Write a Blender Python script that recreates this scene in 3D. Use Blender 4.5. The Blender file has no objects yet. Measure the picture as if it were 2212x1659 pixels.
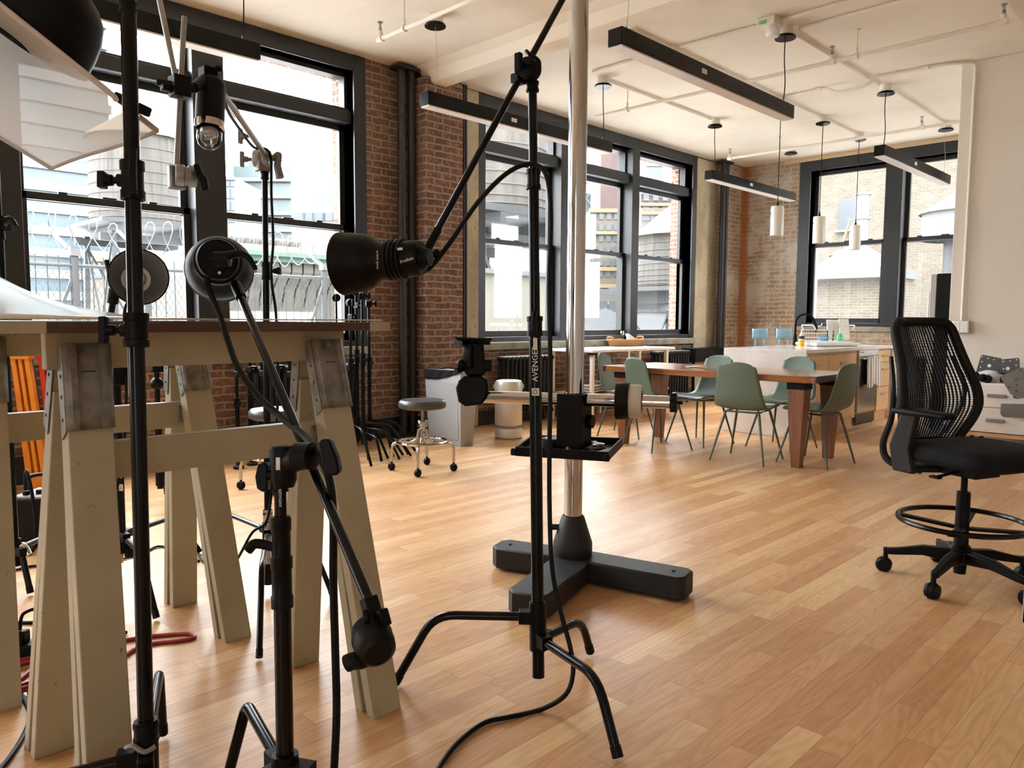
import bpy, bmesh, math, random
from mathutils import Vector as V, Matrix, Euler
random.seed(7)
C = bpy.context.scene.collection
PI = math.pi
# ---------------------------------------------------------------- camera
FPX, CX, CY, EYE = 1649.07, 1106.0, 829.5, 1.18
_ya, _pi, _ro = math.radians(44.594), math.radians(-4.7523), math.radians(0.3044)
CF = V((-math.sin(_ya)*math.cos(_pi), math.cos(_ya)*math.cos(_pi), math.sin(_pi)))
_R0 = V((math.cos(_ya), math.sin(_ya), 0)); _U0 = _R0.cross(CF)
CR = (math.cos(_ro)*_R0 + math.sin(_ro)*_U0).normalized(); CU = CR.cross(CF).normalized()
CO = V((0, 0, EYE))
cd = bpy.data.cameras.new('camera'); co = bpy.data.objects.new('camera', cd); C.objects.link(co)
cd.sensor_fit = 'HORIZONTAL'; cd.sensor_width = 36.0; cd.lens = FPX/2212*36.0
cd.clip_start = 0.05; cd.clip_end = 600
mw = Matrix((CR, CU, -CF)).transposed().to_4x4(); mw.translation = CO; co.matrix_world = mw
bpy.context.scene.camera = co
# surveying helpers: where a sight line meets a known plane of the room
def ray(x, y): return CF + CR*((x-CX)/FPX) - CU*((y-CY)/FPX)
def atd(x, y, d): return CO + ray(x, y)*d                    # at distance d along the view
def atz(x, y, z=0.0): r = ray(x, y); return CO + r*((z-EYE)/r.z)
def atx(x, y, X): r = ray(x, y); return CO + r*(X/r.x)
def aty(x, y, Y): r = ray(x, y); return CO + r*(Y/r.y)
def atplane(x, y, p, n): r = ray(x, y); return CO + r*((p-CO).dot(n)/r.dot(n))
# ---------------------------------------------------------------- mesh builder
def frame_of(d):
    d = V(d).normalized(); a = V((0, 0, 1)) if abs(d.z) < .95 else V((1, 0, 0))
    x = a.cross(d).normalized(); return x, d.cross(x).normalized(), d
def spline(pts, sub=6, closed=False):
    pts = [V(p) for p in pts]; n = len(pts)
    if n < 3 or sub < 2: return pts
    out = []
    rng = n if closed else n-1
    for i in range(rng):
        p1, p2 = pts[i], pts[(i+1) % n]
        p0 = pts[(i-1) % n] if closed or i > 0 else p1*2-p2
        p3 = pts[(i+2) % n] if closed or i+2 < n else p2*2-p1
        for k in range(sub):
            t = k/sub
            out.append(.5*((2*p1)+(p2-p0)*t+(2*p0-5*p1+4*p2-p3)*t*t+(3*p1-p0-3*p2+p3)*t**3))
    if not closed: out.append(pts[-1])
    return out
class MB:
    def __init__(s): s.v = []; s.f = []
    def add(s, vs, fs):
        b = len(s.v); s.v += [V(p) for p in vs]; s.f += [tuple(i+b for i in f) for f in fs]; return s
    def box(s, c, d, rot=None):
        c = V(c); h = V(d)/2
        vs = [V((x*h.x, y*h.y, z*h.z)) for x in (-1, 1) for y in (-1, 1) for z in (-1, 1)]
        if rot is not None:
            m = Matrix.Rotation(rot, 3, 'Z') if isinstance(rot, (int, float)) else rot
            vs = [m @ p for p in vs]
        return s.add([c+p for p in vs], [(0,1,3,2),(4,6,7,5),(0,4,5,1),(2,3,7,6),(0,2,6,4),(1,5,7,3)])
    def bb(s, lo, hi):
        lo = V(lo); hi = V(hi); return s.box((lo+hi)/2, hi-lo)
    def beam(s, a, b, w, h, side=None):
        """bar from a to b; w across 'side', h across the third axis"""
        a = V(a); b = V(b); d = (b-a).normalized()
        x = V(side) if side is not None else frame_of(d)[0]
        x = (x-d*x.dot(d)).normalized(); y = d.cross(x)
        return s.box((a+b)/2, (w, h, (b-a).length), Matrix((x, y, d)).transposed())
    def cyl(s, a, b, r0, r1=None, n=16, caps=True):
        a = V(a); b = V(b); r1 = r0 if r1 is None else r1; x, y, _ = frame_of(b-a)
        vs = []
        for p, r in ((a, r0), (b, r1)):
            vs += [p+(x*math.cos(2*PI*i/n)+y*math.sin(2*PI*i/n))*r for i in range(n)]
        fs = [(i, (i+1) % n, n+(i+1) % n, n+i) for i in range(n)]
        if caps: fs += [tuple(range(n-1, -1, -1)), tuple(range(n, 2*n))]
        return s.add(vs, fs)
    def tube(s, pts, r, n=8, sub=6, closed=False, caps=True):
        pts = spline(pts, sub, closed); m = len(pts); prev = None; vs = []
        for i, p in enumerate(pts):
            a = pts[(i-1) % m] if closed or i > 0 else p
            b = pts[(i+1) % m] if closed or i+1 < m else p
            d = (b-a).normalized()
            if prev is None: x = frame_of(d)[0]
            else: x = (prev-d*prev.dot(d)).normalized()
            prev = x; y = d.cross(x)
            rr = r(i/(m-1)) if callable(r) else r
            vs += [p+(x*math.cos(2*PI*k/n)+y*math.sin(2*PI*k/n))*rr for k in range(n)]
        fs = []
        for i in range(m if closed else m-1):
            j = (i+1) % m
            fs += [(i*n+k, i*n+(k+1) % n, j*n+(k+1) % n, j*n+k) for k in range(n)]
        if caps and not closed: fs += [tuple(range(n-1, -1, -1)), tuple((m-1)*n+k for k in range(n))]
        return s.add(vs, fs)
    def bent(s, pts, r, bend=.06, n=10):
        """tube through corner points, corners rounded"""
        pts = [V(p) for p in pts]; out = [pts[0]]
        for i in range(1, len(pts)-1):
            p = pts[i]; a = (pts[i-1]-p); b = (pts[i+1]-p); q = min(bend, a.length*.48, b.length*.48)
            s0 = p+a.normalized()*q; s1 = p+b.normalized()*q
            for k in range(7):
                t = k/6; out.append(s0*(1-t)**2+p*2*t*(1-t)+s1*t*t)
        out.append(pts[-1]); return s.tube(out, r, n, 1)
    def lathe(s, prof, o=(0, 0, 0), axis=(0, 0, 1), n=32):
        o = V(o); x, y, d = frame_of(axis); vs = []; m = len(prof)
        for r, t in prof:
            vs += [o+d*t+(x*math.cos(2*PI*k/n)+y*math.sin(2*PI*k/n))*max(r, 1e-5) for k in range(n)]
        fs = [(i*n+k, i*n+(k+1) % n, (i+1)*n+(k+1) % n, (i+1)*n+k) for i in range(m-1) for k in range(n)]
        return s.add(vs, fs)
    def ball(s, c, r, n=16, sc=(1, 1, 1)):
        b = len(s.v); k = n//2
        s.lathe([(math.sin(PI*i/k)*r, -math.cos(PI*i/k)*r) for i in range(k+1)], (0, 0, 0), (0, 0, 1), n)
        for i in range(b, len(s.v)):
            p = s.v[i]; s.v[i] = V(c)+V((p.x*sc[0], p.y*sc[1], p.z*sc[2]))
        return s
    def prism(s, pts, vec):
        pts = [V(p) for p in pts]; n = len(pts); vec = V(vec)
        return s.add(pts+[p+vec for p in pts], [tuple(range(n-1, -1, -1)), tuple(range(n, 2*n))] +
                     [(i, (i+1) % n, n+(i+1) % n, n+i) for i in range(n)])
    def surf(s, fn, nu, nv):
        vs = [fn(i/nu, j/nv) for j in range(nv+1) for i in range(nu+1)]; w = nu+1
        return s.add(vs, [(j*w+i, j*w+i+1, (j+1)*w+i+1, (j+1)*w+i) for j in range(nv) for i in range(nu)])
    def poly(s, pts): return s.add(pts, [tuple(range(len(pts)))])
    def text(s, txt, size, o, right, up, depth=.0006, align='CENTER'):
        cu = bpy.data.curves.new('lettering', 'FONT'); cu.body = txt; cu.size = size; cu.extrude = depth
        cu.align_x = align; cu.align_y = 'CENTER'; cu.resolution_u = 2
        ob = bpy.data.objects.new('lettering', cu); C.objects.link(ob)
        me = bpy.data.meshes.new_from_object(ob.evaluated_get(bpy.context.evaluated_depsgraph_get()))
        x = V(right).normalized(); y = V(up); y = (y-x*y.dot(x)).normalized(); z = x.cross(y)
        s.add([V(o)+x*v.co.x+y*v.co.y+z*(v.co.z+depth) for v in me.vertices], [tuple(p.vertices) for p in me.polygons])
        bpy.data.objects.remove(ob); bpy.data.meshes.remove(me); bpy.data.curves.remove(cu); return s
def obj(name, mb, mat, parent=None, bevel=0, smooth=40, solid=0, kind=None, label=None):
    root = parent
    while root is not None and root.parent is not None: root = root.parent
    L = root.location if root is not None and root.get('_w') else V((0, 0, 0))
    me = bpy.data.meshes.new(name); me.from_pydata([tuple(p-L) for p in mb.v], [], mb.f); me.update()
    bm = bmesh.new(); bm.from_mesh(me); bmesh.ops.recalc_face_normals(bm, faces=bm.faces); bm.to_mesh(me); bm.free()
    if smooth:
        me.shade_smooth(); me.set_sharp_from_angle(angle=math.radians(smooth))
    me.materials.append(mat)
    o = bpy.data.objects.new(name, me); C.objects.link(o)
    if parent is not None: o.parent = parent
    if solid:
        m = o.modifiers.new('thickness', 'SOLIDIFY'); m.thickness = solid; m.offset = 0
    if bevel:
        m = o.modifiers.new('bevel', 'BEVEL'); m.width = bevel; m.segments = 2; m.limit_method = 'ANGLE'; m.angle_limit = math.radians(50)
    if kind: o['kind'] = kind
    if label: o['label'] = label
    return o
def thing(name, label, cat, loc=(0, 0, 0), group=None, world=True):
    """Empty at a thing's base that parents its parts; parts are given in room coordinates (world) or around the origin"""
    o = bpy.data.objects.new(name, None); C.objects.link(o); o.location = loc
    o.empty_display_size = .1
    if world: o['_w'] = 1
    o['label'] = label; o['category'] = cat
    if group: o['group'] = group
    return o
def tag(o, label, cat, group=None):
    o['label'] = label; o['category'] = cat
    if group: o['group'] = group
    return o
def struct(name, mb, mat, **k): return obj(name, mb, mat, kind='structure', **k)
def struct_root(name, loc):
    o = bpy.data.objects.new(name, None); C.objects.link(o); o.location = loc; o['_w'] = 1; o['kind'] = 'structure'; return o
def dup(root, loc, rz, label, group=None):
    r = root.copy(); C.objects.link(r); r.location = loc; r.rotation_euler = (0, 0, rz); r['label'] = label
    if group: r['group'] = group
    for ch in list(root.children):
        c = ch.copy(); C.objects.link(c); c.parent = r
        for g in list(ch.children):
            d = g.copy(); C.objects.link(d); d.parent = c
    return r
# ---------------------------------------------------------------- materials
def _nt(name):
    m = bpy.data.materials.new(name); m.use_nodes = True; nt = m.node_tree; b = nt.nodes['Principled BSDF']; return m, nt, b
class N:
    """small node-graph helper"""
    def __init__(s, nt): s.nt = nt
    def new(s, t, **k):
        n = s.nt.nodes.new(t)
        for a, v in k.items(): setattr(n, a, v)
        return n
    def put(s, sock, v):
        if isinstance(v, bpy.types.NodeSocket): s.nt.links.new(v, sock)
        elif v is not None: sock.default_value = v
    def m(s, op, a, b=None, c=None):
        n = s.new('ShaderNodeMath', operation=op)
        for i, v in enumerate((a, b, c)): s.put(n.inputs[i], v)
        return n.outputs[0]
    def xyz(s): 
        n = s.new('ShaderNodeSeparateXYZ'); t = s.new('ShaderNodeTexCoord'); s.nt.links.new(t.outputs['Object'], n.inputs[0]); return n.outputs
    def vec(s, x, y, z=0.0):
        n = s.new('ShaderNodeCombineXYZ')
        for i, v in enumerate((x, y, z)): s.put(n.inputs[i], v)
        return n.outputs[0]
    def noise(s, vec, scale, detail=4, rough=.55, out='Fac', dist=0):
        n = s.new('ShaderNodeTexNoise'); s.put(n.inputs['Vector'], vec); n.inputs['Scale'].default_value = scale
        n.inputs['Detail'].default_value = detail; n.inputs['Roughness'].default_value = rough; n.inputs['Distortion'].default_value = dist
        return n.outputs[out]
    def ramp(s, f, stops, interp='LINEAR'):
        n = s.new('ShaderNodeValToRGB'); n.color_ramp.interpolation = interp; e = n.color_ramp.elements
        while len(e) < len(stops): e.new(.5)
        for q, (p, c) in zip(e, stops): q.position = p; q.color = (*c, 1) if len(c) == 3 else c
        s.put(n.inputs[0], f); return n.outputs[0]
    def mix(s, f, a, b, mode='MIX'):
        n = s.new('ShaderNodeMix', data_type='RGBA', blend_type=mode)
        s.put(n.inputs['Factor'], f)
        for q, v in ((6, a), (7, b)): s.put(n.inputs[q], (*v, 1) if isinstance(v, tuple) and len(v) == 3 else v)
        return n.outputs[2]
    def step(s, f, lo, hi):
        n = s.new('ShaderNodeMapRange', interpolation_type='SMOOTHSTEP'); s.put(n.inputs[0], f)
        n.inputs[1].default_value = lo; n.inputs[2].default_value = hi; return n.outputs[0]
    def bump(s, h, strength, dist=.01):
        n = s.new('ShaderNodeBump'); n.inputs['Strength'].default_value = strength; n.inputs['Distance'].default_value = dist
        s.put(n.inputs['Height'], h); return n.outputs[0]
def mat(name, col, rough=.5, metal=0, spec=.5, coat=0, vary=0, vscale=6, bump=0, bscale=60, dark=None, trans=0, stretch=None):
    """plain surface with a little noise in colour and relief"""
    m, nt, b = _nt(name); g = N(nt)
    b.inputs['Roughness'].default_value = rough; b.inputs['Metallic'].default_value = metal
    b.inputs['Specular IOR Level'].default_value = spec; b.inputs['Coat Weight'].default_value = coat; b.inputs['Coat Roughness'].default_value = .1
    b.inputs['Transmission Weight'].default_value = trans
    b.inputs['Base Color'].default_value = (*col, 1)
    t = g.new('ShaderNodeTexCoord').outputs['Object']
    if stretch:
        mp = g.new('ShaderNodeMapping'); nt.links.new(t, mp.inputs[0]); mp.inputs['Scale'].default_value = stretch; t = mp.outputs[0]
    if vary:
        d = dark or tuple(c*(1-vary) for c in col)
        g.put(b.inputs['Base Color'], g.mix(g.step(g.noise(t, vscale, 5, .6), .35, .7), tuple(col), tuple(d)))
    if bump: g.put(b.inputs['Normal'], g.bump(g.noise(t, bscale, 4), bump, .004))
    return m
M = {}
M['black'] = mat('black_paint', (.0025, .0025, .003), .5, spec=.14, bump=.05)
M['satin'] = mat('satin_black_steel', (.002, .002, .0025), .22, spec=.2, bump=.03)
M['rubber'] = mat('black_rubber', (.003, .003, .003), .5, spec=.16)
M['plastic'] = mat('black_plastic', (.0025, .0025, .003), .46, spec=.14, bump=.08, bscale=200)
M['castiron'] = mat('black_cast_iron', (.011, .012, .013), .55, spec=.35, bump=.3, bscale=150)
M['frame'] = mat('charcoal_window_paint', (.017, .018, .019), .38, spec=.4, vary=.2, bump=.1, bscale=30)
M['chrome'] = mat('chrome', (.52, .52, .53), .09, 1)
M['steel'] = mat('brushed_steel', (.50, .49, .47), .28, 1, vary=.15, vscale=20, stretch=(1, 1, .1))
M['darksteel'] = mat('dark_steel', (.30, .30, .31), .3, 1)
M['greymetal'] = mat('grey_clamp_metal', (.32, .32, .32), .35, .8, vary=.2)
M['alu'] = mat('matt_aluminium', (.72, .72, .70), .38, .9)
M['lining'] = mat('silver_reflector_lining', (.52, .51, .49), .42, .85)
M['galv'] = mat('galvanised_steel', (.24, .24, .215), .5, .5, vary=.55, vscale=22, dark=(.13, .125, .11), bump=.15)
M['white'] = mat('white_paint', (.78, .76, .72), .45, vary=.06, bump=.04)
M['label'] = mat('white_print', (.72, .72, .70), .5)
M['ink'] = mat('dark_print', (.03, .03, .03), .5)
M['wire'] = mat('white_coated_wire', (.80, .79, .76), .4)
M['acrylic'] = mat('white_acrylic_sheet', (.74, .72, .66), .12, coat=.6)
M['cream'] = mat('cream_ceiling_plaster', (.84, .775, .655), .75, spec=.2, vary=.10, vscale=1.3, bump=.12, bscale=9)
M['whitewall'] = mat('warm_white_wall', (.74, .69, .61), .7, spec=.2, vary=.05, vscale=2, bump=.06, bscale=40)
M['conduit'] = mat('painted_pipe', (.78, .73, .645), .5, spec=.4)
M['base'] = mat('black_baseboard', (.012, .012, .013), .5)
M['glasswhite'] = mat('opal_glass', (.80, .77, .70), .3, spec=.5)
M['diffuserlens'] = mat('frosted_lamp_lens', (.78, .75, .70), .4)
M['graybin'] = mat('grey_bin_plastic', (.36, .37, .38), .5, vary=.06, bump=.08, bscale=120)
M['bag'] = mat('black_bin_bag', (.015, .015, .016), .22, spec=.7, bump=.6, bscale=14)
M['purifier'] = mat('silver_purifier_shell', (.66, .63, .57), .36, .35)
M['vinyl'] = mat('grey_vinyl', (.055, .055, .055), .32, spec=.6, bump=.06, bscale=90)
M['green'] = mat('sage_green_shell', (.105, .150, .115), .42, spec=.45, bump=.05, bscale=150)
M['greensteel'] = mat('green_grey_steel', (.085, .10, .08), .4, .3)
M['blue'] = mat('sky_blue_paint', (.20, .40, .58), .3, coat=.2)
M['bluegear'] = mat('blue_plastic', (.08, .30, .62), .4)
M['greengear'] = mat('green_plastic', (.05, .60, .20), .4)
M['marble'] = mat('white_quartz', (.86, .83, .80), .16, coat=.3, vary=.12, vscale=2.2, dark=(.70, .66, .62))
M['orange'] = mat('orange_plastic', (.80, .27, .02), .42, vary=.25, vscale=9, bump=.1)
M['red'] = mat('red_plastic', (.66, .035, .015), .4, vary=.3, vscale=9, bump=.1)
M['redcable'] = mat('red_cable', (.30, .010, .014), .4)
M['fabric'] = mat('black_seat_fabric', (.006, .0065, .008), .85, spec=.2, bump=.3, bscale=300)
M['mesh'] = mat('black_chair_mesh', (.005, .005, .006), .6, spec=.2)
M['chairgrey'] = mat('dark_grey_plastic', (.010, .011, .012), .45, spec=.25)
M['bracket'] = mat('grey_steel_plate', (.17, .165, .15), .45, .5, vary=.2)
M['bagclear'] = mat('crumpled_clear_bag', (.62, .62, .60), .2, spec=.7, bump=.9, bscale=35)
M['wicker'] = None
M['paper'] = mat('white_paper', (.80, .79, .77), .6)
M['plate'] = mat('stoneware', (.70, .68, .63), .3, coat=.3)
M['blueglass'] = mat('blue_tinted_glass', (.10, .20, .24), .15)
M['yellowsoap'] = mat('yellow_soap', (.75, .48, .03), .15)
M['softwhite'] = mat('white_plastic', (.80, .80, .78), .35)
M['greyfridge'] = mat('grey_door_edge', (.36, .33, .31), .4, .4)
M['brass'] = mat('brass', (.50, .38, .20), .3, 1)
def m_wood(name, c0, c1, axis, rough=.4, scale=1, coat=0):
    """wood with grain along the given axis"""
    m, nt, b = _nt(name); g = N(nt); t = g.new('ShaderNodeTexCoord').outputs['Object']
    mp = g.new('ShaderNodeMapping'); nt.links.new(t, mp.inputs[0]); sc = [22*scale]*3; sc[axis] = 1.1*scale; mp.inputs['Scale'].default_value = sc
    n1 = g.noise(mp.outputs[0], 1.0, 5, .6, dist=.6); n2 = g.noise(mp.outputs[0], 6, 3, .5)
    f = g.m('ADD', g.m('MULTIPLY', n1, .75), g.m('MULTIPLY', n2, .25))
    g.put(b.inputs['Base Color'], g.ramp(f, [(.3, c0), (.7, c1)])); b.inputs['Roughness'].default_value = rough
    b.inputs['Coat Weight'].default_value = coat; b.inputs['Coat Roughness'].default_value = .12
    g.put(b.inputs['Normal'], g.bump(f, .08, .003)); return m
M['walnut'] = m_wood('reddish_brown_wood', (.16, .058, .018), (.38, .155, .050), 0, .22, .7, .5)
M['walnutleg'] = m_wood('reddish_brown_leg_wood', (.11, .038, .014), (.26, .095, .034), 2, .35, .7, .2)
M['darkwood'] = m_wood('dark_end_grain', (.030, .014, .008), (.060, .028, .016), 1, .5)
M['maple'] = m_wood('light_maple_veneer', (.62, .39, .19), (.74, .50, .27), 2, .4, .5, .1)
M['maplex'] = m_wood('light_maple_edge', (.50, .30, .14), (.62, .40, .21), 1, .4, .5, .1)
M['brownboard'] = m_wood('brown_board', (.045, .020, .013), (.085, .038, .024), 1, .5)
M['basketwood'] = m_wood('brown_stacked_wood', (.10, .035, .012), (.26, .10, .035), 0, .5)
def m_wicker():
    m, nt, b = _nt('wicker'); g = N(nt); o = g.xyz()
    w = g.m('SINE', g.m('MULTIPLY', g.m('ADD', o[0], o[1]), 420)); h = g.m('SINE', g.m('MULTIPLY', o[2], 500))
    f = g.m('MULTIPLY', w, h); g.put(b.inputs['Base Color'], g.ramp(g.m('ADD', g.m('MULTIPLY', f, .5), .5), [(.1, (.20, .075, .02)), (.8, (.56, .27, .085))]))
    g.put(b.inputs['Normal'], g.bump(f, .8, .004)); b.inputs['Roughness'].default_value = .55; return m
M['wicker'] = m_wicker()
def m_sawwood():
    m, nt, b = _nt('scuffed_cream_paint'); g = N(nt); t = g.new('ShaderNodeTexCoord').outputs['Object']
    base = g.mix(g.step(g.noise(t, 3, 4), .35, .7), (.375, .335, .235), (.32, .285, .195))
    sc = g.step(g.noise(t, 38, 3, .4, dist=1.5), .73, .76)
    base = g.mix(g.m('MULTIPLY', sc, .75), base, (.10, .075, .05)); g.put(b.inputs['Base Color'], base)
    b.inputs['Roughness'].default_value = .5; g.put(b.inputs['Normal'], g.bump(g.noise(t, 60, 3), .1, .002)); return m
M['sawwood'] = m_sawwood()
def m_towel():
    m, nt, b = _nt('striped_towel'); g = N(nt); o = g.xyz()
    f = g.m('FRACT', g.m('MULTIPLY', o[1], 21.0))
    g.put(b.inputs['Base Color'], g.ramp(f, [(0, (.75, .70, .62)), (.4, (.75, .70, .62)), (.42, (.16, .09, .06)), (.62, (.16, .09, .06)), (.64, (.70, .45, .30)), (.7, (.75, .70, .62))], 'CONSTANT'))
    b.inputs['Roughness'].default_value = .9; return m
M['towel'] = m_towel()
def m_floor():
    m, nt, b = _nt('oak_strip_floor'); g = N(nt); o = g.xyz(); X, Y = o[0], o[1]
    W, L = .083, .95
    row = g.m('FLOOR', g.m('DIVIDE', X, W))
    wn = g.new('ShaderNodeTexWhiteNoise', noise_dimensions='1D'); g.put(wn.inputs['W'], row)
    yy = g.m('ADD', g.m('DIVIDE', Y, L), g.m('MULTIPLY', wn.outputs['Value'], 7.3)); col = g.m('FLOOR', yy)
    w2 = g.new('ShaderNodeTexWhiteNoise', noise_dimensions='2D'); g.put(w2.inputs['Vector'], g.vec(row, col))
    idv = w2.outputs['Value']
    base = g.ramp(idv, [(0, (.50, .265, .118)), (.3, (.55, .310, .142)), (.6, (.59, .352, .170)), (.85, (.625, .395, .198)), (1, (.68, .455, .24))])
    # grain: stretched noise lines plus cathedral rings, shifted plank by plank
    sh = g.m('MULTIPLY', idv, 37.0)
    gv = g.vec(g.m('MULTIPLY', X, 26), g.m('ADD', g.m('MULTIPLY', Y, 1.1), sh), sh)
    n1 = g.noise(gv, 1, 5, .6, dist=.4)
    fine = g.noise(g.vec(g.m('MULTIPLY', X, 160), g.m('MULTIPLY', Y, 4), sh), 1, 3, .6)
    cat = g.m('FRACT', g.m('ADD', g.m('MULTIPLY', g.noise(g.vec(g.m('MULTIPLY', X, 9), g.m('ADD', g.m('MULTIPLY', Y, 1.25), sh), sh), 1, 2, .4), 15), sh))
    ring = g.m('SUBTRACT', 1, g.step(g.m('ABSOLUTE', g.m('SUBTRACT', cat, .5)), .06, .42))
    k = g.m('ADD', g.m('MULTIPLY', ring, .36), g.m('ADD', g.m('MULTIPLY', g.step(n1, .42, .68), .30), g.m('MULTIPLY', g.step(fine, .5, .75), .28)))
    base = g.mix(g.m('MULTIPLY', k, .62), base, g.mix(1, base, (.56, .44, .33), 'MULTIPLY'))
    fx = g.m('ABSOLUTE', g.m('SUBTRACT', g.m('FRACT', g.m('DIVIDE', X, W)), .5)); fy = g.m('ABSOLUTE', g.m('SUBTRACT', g.m('FRACT', yy), .5))
    gap = g.m('MAXIMUM', g.step(fx, .484, .497), g.step(fy, .4982, .4997))
    base = g.mix(g.m('MULTIPLY', gap, g.m('ADD', .25, g.m('MULTIPLY', g.noise(g.vec(X, Y, 0), 1.7, 2), .6))), base, (.045, .02, .009))
    g.put(b.inputs['Base Color'], base)
    rr = g.m('ADD', .30, g.m('MULTIPLY', g.noise(g.vec(X, Y, 0), 2.3, 4), .16)); g.put(b.inputs['Roughness'], rr)
    b.inputs['Specular IOR Level'].default_value = .34
    h = g.m('SUBTRACT', g.m('MULTIPLY', g.noise(g.vec(g.m('MULTIPLY', X, 5), Y, 0), 3, 2), .5), g.m('MULTIPLY', gap, .6))
    g.put(b.inputs['Normal'], g.bump(h, .10, .004)); return m
M['floor'] = m_floor()
def m_brick(name, cols, mortar, patch_col, patch, rust=None, sat=1, bw=.205, rh=.068, white=None, bump=.75):
    m, nt, b = _nt(name); g = N(nt); o = g.xyz(); u = g.m('ADD', o[0], o[1]); t = g.vec(o[0], o[1], o[2])
    wob = g.m('MULTIPLY', g.m('SUBTRACT', g.noise(t, 7, 3), .5), .034)
    vec = g.vec(g.m('ADD', u, wob), g.m('ADD', o[2], wob))
    def bt(c1, c2, mo, bias):
        n = g.new('ShaderNodeTexBrick'); g.put(n.inputs['Vector'], vec); n.offset = .5
        n.inputs['Scale'].default_value = 1; n.inputs['Mortar Size'].default_value = .009; n.inputs['Mortar Smooth'].default_value = .25
        n.inputs['Brick Width'].default_value = bw; n.inputs['Row Height'].default_value = rh; n.inputs['Bias'].default_value = bias
        n.inputs['Color1'].default_value = (*c1, 1); n.inputs['Color2'].default_value = (*c2, 1); n.inputs['Mortar'].default_value = (*mo, 1); return n
    n1 = bt(cols[0], cols[1], mortar, 0); n2 = bt(cols[2], cols[3], mortar, -.1)
    c = g.mix(g.step(g.noise(t, 4.5, 3), .4, .62), n1.outputs['Color'], n2.outputs['Color'])
    spots = g.step(g.noise(t, 30, 5, .65), .46, .68)
    c = g.mix(g.m('MULTIPLY', spots, .62), c, tuple(x*1.0 for x in mortar))
    c = g.mix(g.m('MULTIPLY', g.step(g.noise(t, 1.5, 5, .65), .5, .75), patch), c, patch_col)
    if white: c = g.mix(g.m('MULTIPLY', g.step(g.noise(g.vec(o[0], o[1], g.m('ADD', o[2], 3.3)), 1.15, 6, .7), .44, .62), .75), c, white)
    if rust:
        # old water stain running down the corner, with its own ragged outline
        d = g.m('ADD', g.m('ABSOLUTE', g.m('ADD', o[0], 6.12)), g.m('ABSOLUTE', g.m('SUBTRACT', o[1], 11.5)))
        w = g.m('ADD', .035, g.m('MULTIPLY', g.noise(g.vec(0, 0, o[2]), 3, 4), .11))
        c = g.mix(g.m('MULTIPLY', g.m('SUBTRACT', 1, g.step(g.m('SUBTRACT', d, w), -.03, .03)), .85), c, (.36, .125, .035))
    g.put(b.inputs['Base Color'], c); b.inputs['Roughness'].default_value = .88; b.inputs['Specular IOR Level'].default_value = .2
    h = g.m('SUBTRACT', g.m('MULTIPLY', g.noise(t, 26, 4), .5), n1.outputs['Fac'])
    g.put(b.inputs['Normal'], g.bump(h, bump, .010)); return m
M['brick'] = m_brick('old_red_brick', [(.165, .076, .056), (.105, .053, .043), (.205, .098, .066), (.135, .070, .054)], (.31, .245, .185), (.27, .205, .15), .6)
M['brickpale'] = m_brick('pale_old_brick', [(.29, .20, .135), (.23, .155, .108), (.36, .255, .17), (.28, .135, .085)], (.47, .40, .30), (.43, .36, .26), .85, rust=True, white=(.58, .55, .49))
M['bricktan'] = m_brick('tan_brick', [(.062, .050, .036), (.048, .038, .028), (.074, .061, .045), (.056, .042, .031)], (.085, .074, .058), (.078, .066, .049), .3, bump=.3)
def m_plaster():
    m, nt, b = _nt('flaking_plaster'); g = N(nt); t = g.new('ShaderNodeTexCoord').outputs['Object']
    mp = g.new('ShaderNodeMapping'); nt.links.new(t, mp.inputs[0]); mp.inputs['Scale'].default_value = (1, 1, .35)
    c = g.mix(g.step(g.noise(mp.outputs[0], 3, 6, .65), .4, .65), (.50, .43, .30), (.36, .295, .20))
    c = g.mix(g.m('MULTIPLY', g.step(g.noise(t, 26, 6, .75), .52, .66), .6), c, (.20, .135, .08))
    c = g.mix(g.m('MULTIPLY', g.step(g.noise(t, 7, 6, .7), .66, .72), .7), c, (.36, .12, .06))
    g.put(b.inputs['Base Color'], c); b.inputs['Roughness'].default_value = .85
    g.put(b.inputs['Normal'], g.bump(g.noise(t, 22, 5, .7), .8, .01)); return m
M['plaster'] = m_plaster()
M['stone'] = mat('old_stone_sill', (.33, .31, .25), .8, vary=.4, vscale=6, bump=.5, bscale=25, dark=(.20, .19, .13))
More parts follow.
